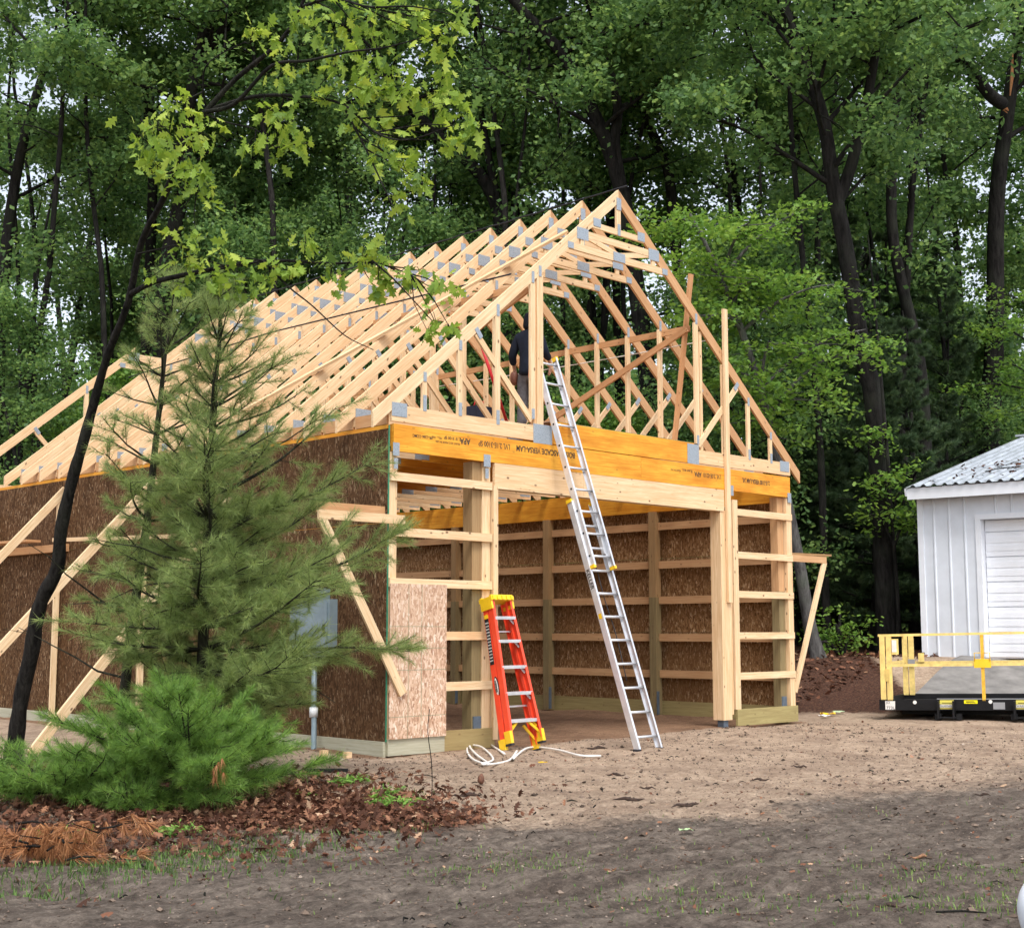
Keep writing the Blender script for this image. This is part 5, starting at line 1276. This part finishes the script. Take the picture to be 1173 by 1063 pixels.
CL = [(185, 145, 26, 44), (222, 150, 26, 44), (170, 165, 18, 24), (205, 118, 16, 22), (205, 195, 24, 34), (232, 205, 16, 20), (180, 190, 16, 18), (240, 225, 12, 10), (208, 285, 17, 26), (225, 272, 10, 10), (213, 305, 10, 10),
      (290, 35, 10, 12), (316, 42, 12, 10), (330, 80, 20, 16), (310, 128, 16, 18), (315, 160, 18, 24), (285, 165, 12, 14), (335, 140, 16, 16), (360, 35, 22, 24), (395, 30, 26, 34), (420, 60, 28, 46), (385, 80, 20, 24), (440, 85, 26, 40), (455, 110, 18, 24), (420, 105, 20, 26), (405, 135, 16, 20),
      (470, 20, 26, 30), (505, 25, 22, 22), (500, 50, 16, 18), (440, 20, 20, 20), (530, 10, 14, 10), (515, 120, 24, 36), (545, 145, 20, 34), (520, 160, 18, 24), (490, 110, 14, 16), (505, 90, 10, 8), (440, 150, 20, 28), (460, 185, 20, 28), (440, 175, 16, 18), (480, 205, 12, 16), (455, 225, 12, 14), (350, 165, 12, 12), (375, 110, 14, 12),
      (255, 292, 14, 15), (270, 315, 20, 30), (298, 325, 16, 22), (240, 318, 12, 12), (315, 303, 14, 15), (350, 277, 14, 14), (345, 305, 10, 8), (380, 305, 14, 16), (385, 325, 9, 9), (425, 270, 11, 8), (415, 293, 15, 18), (437, 305, 14, 16), (447, 322, 10, 9), (430, 330, 8, 6), (465, 320, 12, 13), (480, 310, 10, 9), (508, 328, 13, 18), (500, 372, 12, 15), (515, 375, 7, 6), (490, 380, 8, 6),
      (350, 10, 16, 14), (210, 325, 10, 8), (410, 10, 16, 14), (195, 262, 8, 6), (173, 318, 9, 5)]
C = []; S_ = []; tn = []
for (a, b, rad, n_) in CL:
    c0 = at(a, b, 12.2); dist = None
    dd = [((q[0]-c0[0])**2+(q[1]-c0[1])**2+(q[2]-c0[2])**2) for q in LPA]; s0 = LPA[int(np.argmin(dd))]
    wq = (Vector(s0)-CAM).dot(CF); c = np.array(tuple(at(a, b, wq-.1))); rm = rad/FPX*wq
    g.add([s0, (s0+c)/2+r.normal(size=3)*.03, c], [.008, .005, .003], 4); ct = r.random()
    for k in range(n_):
        q = c+r.normal(size=3)*rm*np.array([.62, .62, .55]); 
        if k % 5 == 0: g.add([c, (q+c)/2+np.array([0, 0, .02]), q], [.004, .003, .0015], 3)
        C.append(q); tn.append(.35*ct+.65*r.random())
C = np.array(C); V, F = leaves(C, r.uniform(.08, .165, len(C)), T_OAK, up=.35, droop=1.1, r=r, fold=.32)
cm = fastmesh('leaves', V, [F], M_LEAFB, tn); tm = g.mesh('trunk', M_BARKD); local(tm, b0); local(cm, b0)
mk_tree('leaning_oak', 'dark leaning oak with bright lobed leaves hanging over the trusses', 'tree', b0, tm, cm, None, 'trunk', 'leaves')
# gnarly short stump at the foot of the oak
tag(tubeo('broken_stub', None, [tuple(ground_at(5, 905))[:2]+(-.05,), tuple(at(5, 880, 13.9)), tuple(at(7, 850, 13.9))], [.035, .03, .012], M_BARKD, 7), 'short broken stub standing beside the leaning oak base', 'stub')

# ================================================================== GROUND COVER
r = np.random.default_rng(61)
def scatter(areas):
    X_ = []; Y_ = []
    for (px, py, rr, n) in areas:
        p = ground_at(px, py); X_.append(p.x+r.normal(size=n)*rr); Y_.append(p.y+r.normal(size=n)*rr)
    return np.concatenate(X_), np.concatenate(Y_)
x, y = scatter([(100, 905, .8, 2200), (200, 930, .9, 2800), (300, 925, .8, 3000), (370, 928, .5, 2300), (440, 938, .34, 1500), (490, 942, .16, 260), (60, 960, .7, 700), (330, 895, .6, 600), (250, 960, .7, 600), (30, 885, .5, 600)])
ok = (x < -.1) | (y < -.2); x, y = x[ok], y[ok]
C = np.stack([x, y, gz(x, y)+r.uniform(.012, .06, len(x))], 1)
V, F = leaves(C, r.uniform(.035, .095, len(C)), T_OAK, up=1.0, droop=0, r=r, fold=.5)
tag(link('leaf_litter', fastmesh('leaf_litter', V, [F], M_LEAFBR, r.random(len(F))**2.2)), kind='stuff')
# litter on the slope and under the wood, right of the barn
n = 5200; X_ = r.uniform(9.4, 17, n); Y_ = r.uniform(1.5, 15, n); ok = (camw(X_, Y_) > 23.9+.6*r.normal(size=n)) & (camw(X_, Y_) < 31); X_, Y_ = X_[ok], Y_[ok]
C = np.stack([X_, Y_, gz(X_, Y_)+.04], 1); V, F = leaves(C, r.uniform(.08, .17, len(C)), T_MID, up=1.2, r=r, fold=.3)
tag(link('slope_litter', fastmesh('slope_litter', V, [F], M_LEAFBR, r.random(len(F))**2)), kind='stuff')
# sparse crumbs of bark and leaf over the yard
n = 9000; X_ = r.uniform(-9, 12, n); Y_ = r.uniform(-12, 3.5, n); ok = ~((X_ > -.1) & (Y_ > -.1)) & (camw(X_, Y_) > 5.5); X_, Y_ = X_[ok], Y_[ok]
clump = vnoise(X_*1.1, Y_*1.1, 40); ok = clump**2 > r.random(len(X_))*.9; X_, Y_ = X_[ok], Y_[ok]
C = np.stack([X_, Y_, gz(X_, Y_)+.02], 1); V, F = leaves(C, r.uniform(.012, .045, len(C))*np.where(r.random(len(C)) < .05, 1.8, 1), T_MID, up=1.6, r=r, fold=.3)
tag(link('yard_leaf_crumbs', fastmesh('yard_leaf_crumbs', V, [F], M_LEAFBR, r.random(len(F)))), kind='stuff')
g = TG()
for k in range(900):
    a, b = r.uniform(-8.5, 11), r.uniform(-11, 2.5)
    if (a > -.1 and b > -.1) or camw(a, b) < 6 or vnoise(np.array([a*.9]), np.array([b*.9]), 44)[0] < .45: continue
    az = r.uniform(0, 6.3); L_ = r.uniform(.02, .10)*(3 if r.random() < .08 else 1); z = float(gz(a, b))+.014; rr = r.uniform(.002, .006)
    g.add([(a, b, z), (a+math.cos(az)*L_*.5, b+math.sin(az)*L_*.5, z+.012), (a+math.cos(az+.2)*L_, b+math.sin(az+.2)*L_, z)], [rr, rr*1.2, rr*.5], 5)
tag(link('twig_debris', g.mesh('twig_debris', M_BARKD)), kind='stuff')
# soil clods and grit
def rocks(X_, Y_, s, m, name):
    base = np.array([(1, 0, 0), (0, 1, 0), (-1, 0, 0), (0, -1, 0), (0, 0, .7), (0, 0, -.4), (.6, .6, .3), (-.6, .5, .35)]); F0 = np.array([(0, 6, 4), (6, 1, 4), (1, 7, 4), (7, 2, 4), (2, 3, 4), (3, 0, 4), (1, 6, 5), (6, 0, 5), (7, 1, 5), (2, 7, 5), (3, 2, 5), (0, 3, 5)])
    n = len(X_); a = r.uniform(0, 6.3, n); c, s_ = np.cos(a), np.sin(a); B = base[None]*r.uniform(.6, 1.3, (n, 8, 3))*s[:, None, None]
    V = np.stack([B[..., 0]*c[:, None]-B[..., 1]*s_[:, None], B[..., 0]*s_[:, None]+B[..., 1]*c[:, None], B[..., 2]], 2)+np.stack([X_, Y_, gz(X_, Y_)+s*.2], 1)[:, None]
    F = (F0[None]+np.arange(n)[:, None, None]*8).reshape(-1, 3); tag(link(name, fastmesh(name, V.reshape(-1, 3), [F], m, np.repeat(r.random(n), 12))), kind='stuff')
n = 30000; X_ = r.uniform(-9, 9, n); Y_ = r.uniform(-12, 2, n); ok = ~((X_ > -.1) & (Y_ > -.1)) & (camw(X_, Y_) > 5.5); X_, Y_ = X_[ok], Y_[ok]
rocks(X_, Y_, r.uniform(.003, .012, len(X_))*(1+1.6*(r.random(len(X_)) < .06)), leaf_mat('clod_soil', [(0, (.05, .036, .027)), (.9, (.20, .15, .115)), (1, (.40, .33, .27))], 0, .95), 'soil_crumbs')
# grass
def grass(name, areas, hmin, hmax, per=3, shift=0):
    x, y = scatter(areas); ok = ~((x > -.1) & (y > -.1) & (x < 8.7)); x, y = x[ok], y[ok]; n = len(x)
    h = r.uniform(hmin, hmax, n); a = r.uniform(0, 6.3, n); ln = r.uniform(.1, .7, n)*h; w_ = r.uniform(.003, .006, n)
    z = gz(x, y)-.005; ca, sa = np.cos(a), np.sin(a); o = np.zeros(n)
    V = np.stack([np.stack([x-sa*w_, y+ca*w_, z], 1), np.stack([x+sa*w_, y-ca*w_, z], 1), np.stack([x+ca*ln*.4+sa*w_*.7, y+sa*ln*.4-ca*w_*.7, z+h*.6], 1), np.stack([x+ca*ln, y+sa*ln, z+h], 1)], 1).reshape(-1, 3)
    F = np.arange(n*4).reshape(n, 4); tag(link(name, fastmesh(name, V, [F], M_GRASS, np.clip(r.random(n)+shift, 0, 1))), kind='stuff')
A_ = []
for (px, py, rr, n) in [(570, 995, .28, 420), (620, 985, .16, 180), (540, 1005, .12, 90), (800, 1020, .22, 380), (1090, 1010, .30, 620), (1130, 1000, .2, 320), (1060, 1030, .25, 330), (1160, 1045, .18, 260), (1000, 1045, .25, 200), (900, 1040, .3, 160), (740, 1030, .3, 140), (700, 975, .25, 50), (480, 990, .4, 90), (940, 995, .35, 90), (850, 960, .5, 60), (1100, 930, .6, 70), (300, 1005, .4, 90), (620, 1040, .4, 120)]: A_.append((px, py, rr, n))
grass('sparse_grass', [(a, b, c_*1.25, int(n_*.55)) for a, b, c_, n_ in A_], .012, .045)
A_ = [(200, 985, .28, 900), (260, 975, .3, 900), (160, 992, .2, 500), (320, 965, .25, 400), (60, 1008, .3, 700), (10, 1015, .25, 400), (110, 1000, .2, 300), (455, 925, .12, 200), (470, 912, .1, 120), (480, 945, .12, 150), (400, 965, .3, 140), (230, 990, .5, 400)]
grass('shade_grass', [(a, b, c_*1.2, int(n_*.6)) for a, b, c_, n_ in A_], .015, .06, shift=-.2)
grass('garage_grass', [(1030, 765, .6, 700), (1060, 758, .5, 800), (1000, 770, .5, 260)], .05, .16)
# ferns / weeds
def fern(px, py, s, lab, nm='fern'):
    p = ground_at(px, py); C = []; T_ = []; g = TG()
    for k in range(7):
        az = k*.9+r.normal()*.2; d = np.array([math.cos(az), math.sin(az), 1.0]); q = np.array([p.x, p.y, 0.]); Q = [q]
        for j in range(6): Q.append(Q[-1]+d/np.linalg.norm(d)*s/6); d[2] -= .32
        Q = np.array(Q); g.add(Q, np.linspace(.004, .0015, 7), 3)
        for j in range(1, 7):
            for q_ in range(5): C.append(Q[j]-(Q[j]-Q[j-1])*r.random()+r.normal(size=3)*.012*s/.2)
    V, F = leaves(np.array(C), r.uniform(.2, .34, len(C))*s*.9, T_MID*np.array([1, .55]), up=1.4, r=r); o = empty(nm, (p.x, p.y, 0)); tag(o, lab, 'plant')
    for n2, me in (('stem', g.mesh('stem', M_FERN)), ('frond', fastmesh('frond', V, [F], M_FERN, r.random(len(F))))):
        local(me, o.location); c = bpy.data.objects.new(n2, me); COL.objects.link(c); c.parent = o
    for c in o.children:
        if c.name.startswith('stem'): c.data.attributes.new('tint', 'FLOAT', 'FACE')
fern(402, 900, .26, 'pale green fern tuft near the lumber scraps by the barn corner'); fern(449, 928, .30, 'taller fern on the litter edge right of the pale tuft'); fern(445, 912, .2, 'small fern just behind the taller one')
fern(70, 965, .26, 'low fern in front of the dead orange boughs'); fern(205, 957, .2, 'green weed under the bright low pine'); fern(350, 915, .14, 'tiny green seedling at the right of the low pine')
# dry stalk rising in front of the panel
p = ground_at(493, 925); tag(tubeo('dry_stalk', None, smoothpath([(p.x, p.y, 0), tuple(at(495, 900, 12.0)), tuple(at(494, 870, 12.0)), tuple(at(490, 838, 12.0)), tuple(at(492, 812, 12.0))], 3), .004, M_BARKD, 5), 'thin dark dry stalk standing before the dry board panel', 'stalk')
# bark chunks
M_CHUNK = plain('rotten_bark_brown', (.045, .026, .018), .9, 0, 40, .6, bmp=.6); M_LEAFBUNDLE = plain('dry_leaf_orange', (.24, .12, .06), .8, 0, 40, .5, bmp=.5)
ch = [(683, 858, .16, 'dark wood chunk left of the extension ladder foot'), (535, 912, .14, 'dark stick near the coiled cord and litter edge'), (705, 886, .11, 'dark bark lump in front of the extension ladder'), (720, 919, .14, 'larger flaky bark piece in the middle of the sand'), (785, 929, .14, 'bark strip at the edge of the sand'), (740, 900, .09, 'short twig piece near the middle of the sand'),
      (1125, 914, .08, 'dark clod at the far right of the yard'), (1055, 985, .08, 'orange-brown leaf bundle on the grassy right side'), (1020, 1040, .08, 'black soil clod in the foreground right'), (870, 893, .10, 'small bark chip right of the sand'), (690, 854, .05, 'tiny chip by the wood chunk'), (915, 880, .09, 'bark chip between ladder and lift platform')]
for k, (px, py, s, lab) in enumerate(ch):
    p = ground_at(px, py); az = math.atan2(CR.y, CR.x)+r.normal()*.3; z = float(gz(p.x, p.y)); g = TG(); Q = [(p.x+math.cos(az)*t*s, p.y+math.sin(az)*t*s, z+.012+.01*math.sin(t*5+k)) for t in np.linspace(-1, 1, 6)]
    g.add(Q, np.array([.1, .5, .75, 1, .6, .15])*s*.16, 6); g.add([Q[2], (Q[2][0]+s*.3, Q[2][1]-s*.2, z+.03)], [s*.07, s*.02], 5); tag(link('bark_chunk', g.mesh('bark_chunk', M_CHUNK if 'orange' not in lab else M_LEAFBUNDLE)), lab, 'bark')
p = ground_at(551, 898); tag(tubeo('pine_cone', None, [(p.x, p.y, .0), (p.x, p.y, .03), (p.x, p.y, .07), (p.x+.01, p.y, .10)], [.015, .035, .03, .008], plain('cone_brown', (.14, .06, .035), .8, 0, 60, .5), 8), 'small brown pine cone on the sand', 'pine cone')
for (px, py, lab) in ((372, 866, 'small light lumber scrap nearest the conduit'), (399, 868, 'reddish lumber scrap by the side wall skirt')):
    p = ground_at(px, py); l = LM(); l.box((p.x-.05, p.y-.03, .0), (p.x+.03, p.y+.04, .07), M_PINE); tag(l.build('lumber_scrap'), lab, 'wood scrap')
p = ground_at(374, 884); l = LM(); l.board((p.x-.16, p.y+.16, .02), (p.x+.16, p.y-.16, .02), .05, .03, (0, 0, 1), M_BLACK, 0); tag(l.build('dark_offcut'), 'flat dark offcut lying by the side wall', 'offcut')
# rock, litter
def blob(name, c, s, m, lab, cat, seed=1, sub=3):
    import bmesh
    me = bpy.data.meshes.new(name); bm = bmesh.new(); bmesh.ops.create_icosphere(bm, subdivisions=sub, radius=1)
    rr = np.random.default_rng(seed); D = rr.normal(size=(14, 3)); D /= np.linalg.norm(D, axis=1)[:, None]; am = rr.uniform(-.16, .16, 14)
    for v in bm.verts:
        n_ = np.array(v.co); k = 1+float(np.sum(am*np.maximum(0, D@n_)**3)); v.co = Vector((v.co.x*k*s[0], v.co.y*k*s[1], v.co.z*k*s[2]))
    for f in bm.faces: f.smooth = True
    bm.to_mesh(me); bm.free(); me.materials.append(m)
    if 'bag' in name:
        for v in me.vertices:
            q = v.co; f_ = 1+.10*math.sin(q.x*38+q.z*17)*math.sin(q.y*31-q.z*23)+.06*math.sin(q.z*70+q.x*40); v.co = (q.x*f_, q.y*f_, q.z*f_); me.transform(Matrix.Translation(c)); return tag(link(name, me), lab, cat)
p = at(1022, 784, 24.6); p.z = float(gz(p.x, p.y))+.05; blob('rock', p, (.26, .18, .14), plain('pale_rock', (.34, .30, .28), .8, 0, 6, .25, bmp=.4), 'pale rounded rock behind the left end of the lift platform', 'rock', 3)
p = ground_at(1212, 1090); blob('plastic_bag', Vector((p.x, p.y, .17)), (.17, .17, .22), plain('white_plastic_film', (.82, .85, .9), .3, 0, 5, .05), 'white plastic bag cut off at the bottom right corner', 'bag', 9, 4)
def litter(px, py, w, m, lab, s=.12, nm='litter_scrap'):
    p = at(px, py, w); z = float(gz(p.x, p.y)); n = 5; V = []; 
    for i in range(n):
        for j in range(n): V.append((p.x+(i/4-.5)*s*2*CR.x*1+(j/4-.5)*s*fh.x, p.y+(i/4-.5)*s*2*CR.y+(j/4-.5)*s*fh.y, z+.03+r.random()*s*.35))
    a0 = (np.arange(n-1)[:, None]*n+np.arange(n-1)[None, :]).ravel(); F = np.stack([a0, a0+1, a0+n+1, a0+n], 1); tag(link(nm, fastmesh(nm, np.array(V), [F], m)), lab, 'litter')
litter(948, 797, 23.9, M_YEL, 'crumpled yellow wrapper on the soil right of the barn', .13); litter(960, 790, 24.2, plain('pale_green_scrap', (.4, .5, .3), .6), 'pale green scrap behind the yellow wrapper', .1); litter(944, 802, 23.6, M_WHITE, 'white scrap in front of the yellow wrapper', .1)
p = ground_at(622, 878); litter(622, 878, (p-CAM).dot(CF), M_YEL, 'small yellow scrap lying in front of the cord', .05, 'litter_scrap'); p = ground_at(786, 960)
litter(786, 960, (p-CAM).dot(CF), plain('green_leaf_scrap', (.35, .5, .25), .6), 'single pale green leaf on dark soil in the foreground', .05, 'fresh_leaf')
# disturbed soil heap right of the barn
g = None

# ================================================================== LIGHT
SE, SAZ = R(58), math.atan2(-.9, -.55)      # sun behind the viewer's left shoulder, veiled
world = bpy.data.worlds.new('World'); S.world = world; world.use_nodes = True
nt = world.node_tree; bg = nt.nodes['Background']; sky = nt.nodes.new('ShaderNodeTexSky'); sky.sky_type = 'NISHITA'; sky.sun_disc = False
sky.sun_elevation = SE; sky.sun_rotation = math.pi/2 - SAZ; sky.air_density = 1.0; sky.dust_density = 3.0; sky.ozone_density = 1.0
hs = nt.nodes.new('ShaderNodeHueSaturation'); hs.inputs['Saturation'].default_value = .42; hs.inputs['Value'].default_value = 1.0
nt.links.new(sky.outputs[0], hs.inputs['Color']); nt.links.new(hs.outputs[0], bg.inputs[0]); bg.inputs[1].default_value = .15
sd = bpy.data.lights.new('sun', 'SUN'); sd.energy = 1.0; sd.angle = R(16); sd.color = (1, .96, .9)
so = bpy.data.objects.new('sun', sd); COL.objects.link(so)
dv = Vector((math.cos(SE)*math.cos(SAZ), math.cos(SE)*math.sin(SAZ), math.sin(SE))); so.rotation_euler = dv.to_track_quat('Z', 'Y').to_euler(); so.location = (-5, -10, 25)
S.view_settings.view_transform = 'Standard'; S.view_settings.look = 'None'; S.view_settings.gamma = 1; S.view_settings.exposure = 1.05
c = S.cycles; c.max_bounces = 7; c.diffuse_bounces = 4; c.transmission_bounces = 4; c.glossy_bounces = 2; c.transparent_max_bounces = 4; c.caustics_reflective = False; c.caustics_refractive = False
try: c.use_denoising = True
except Exception: pass
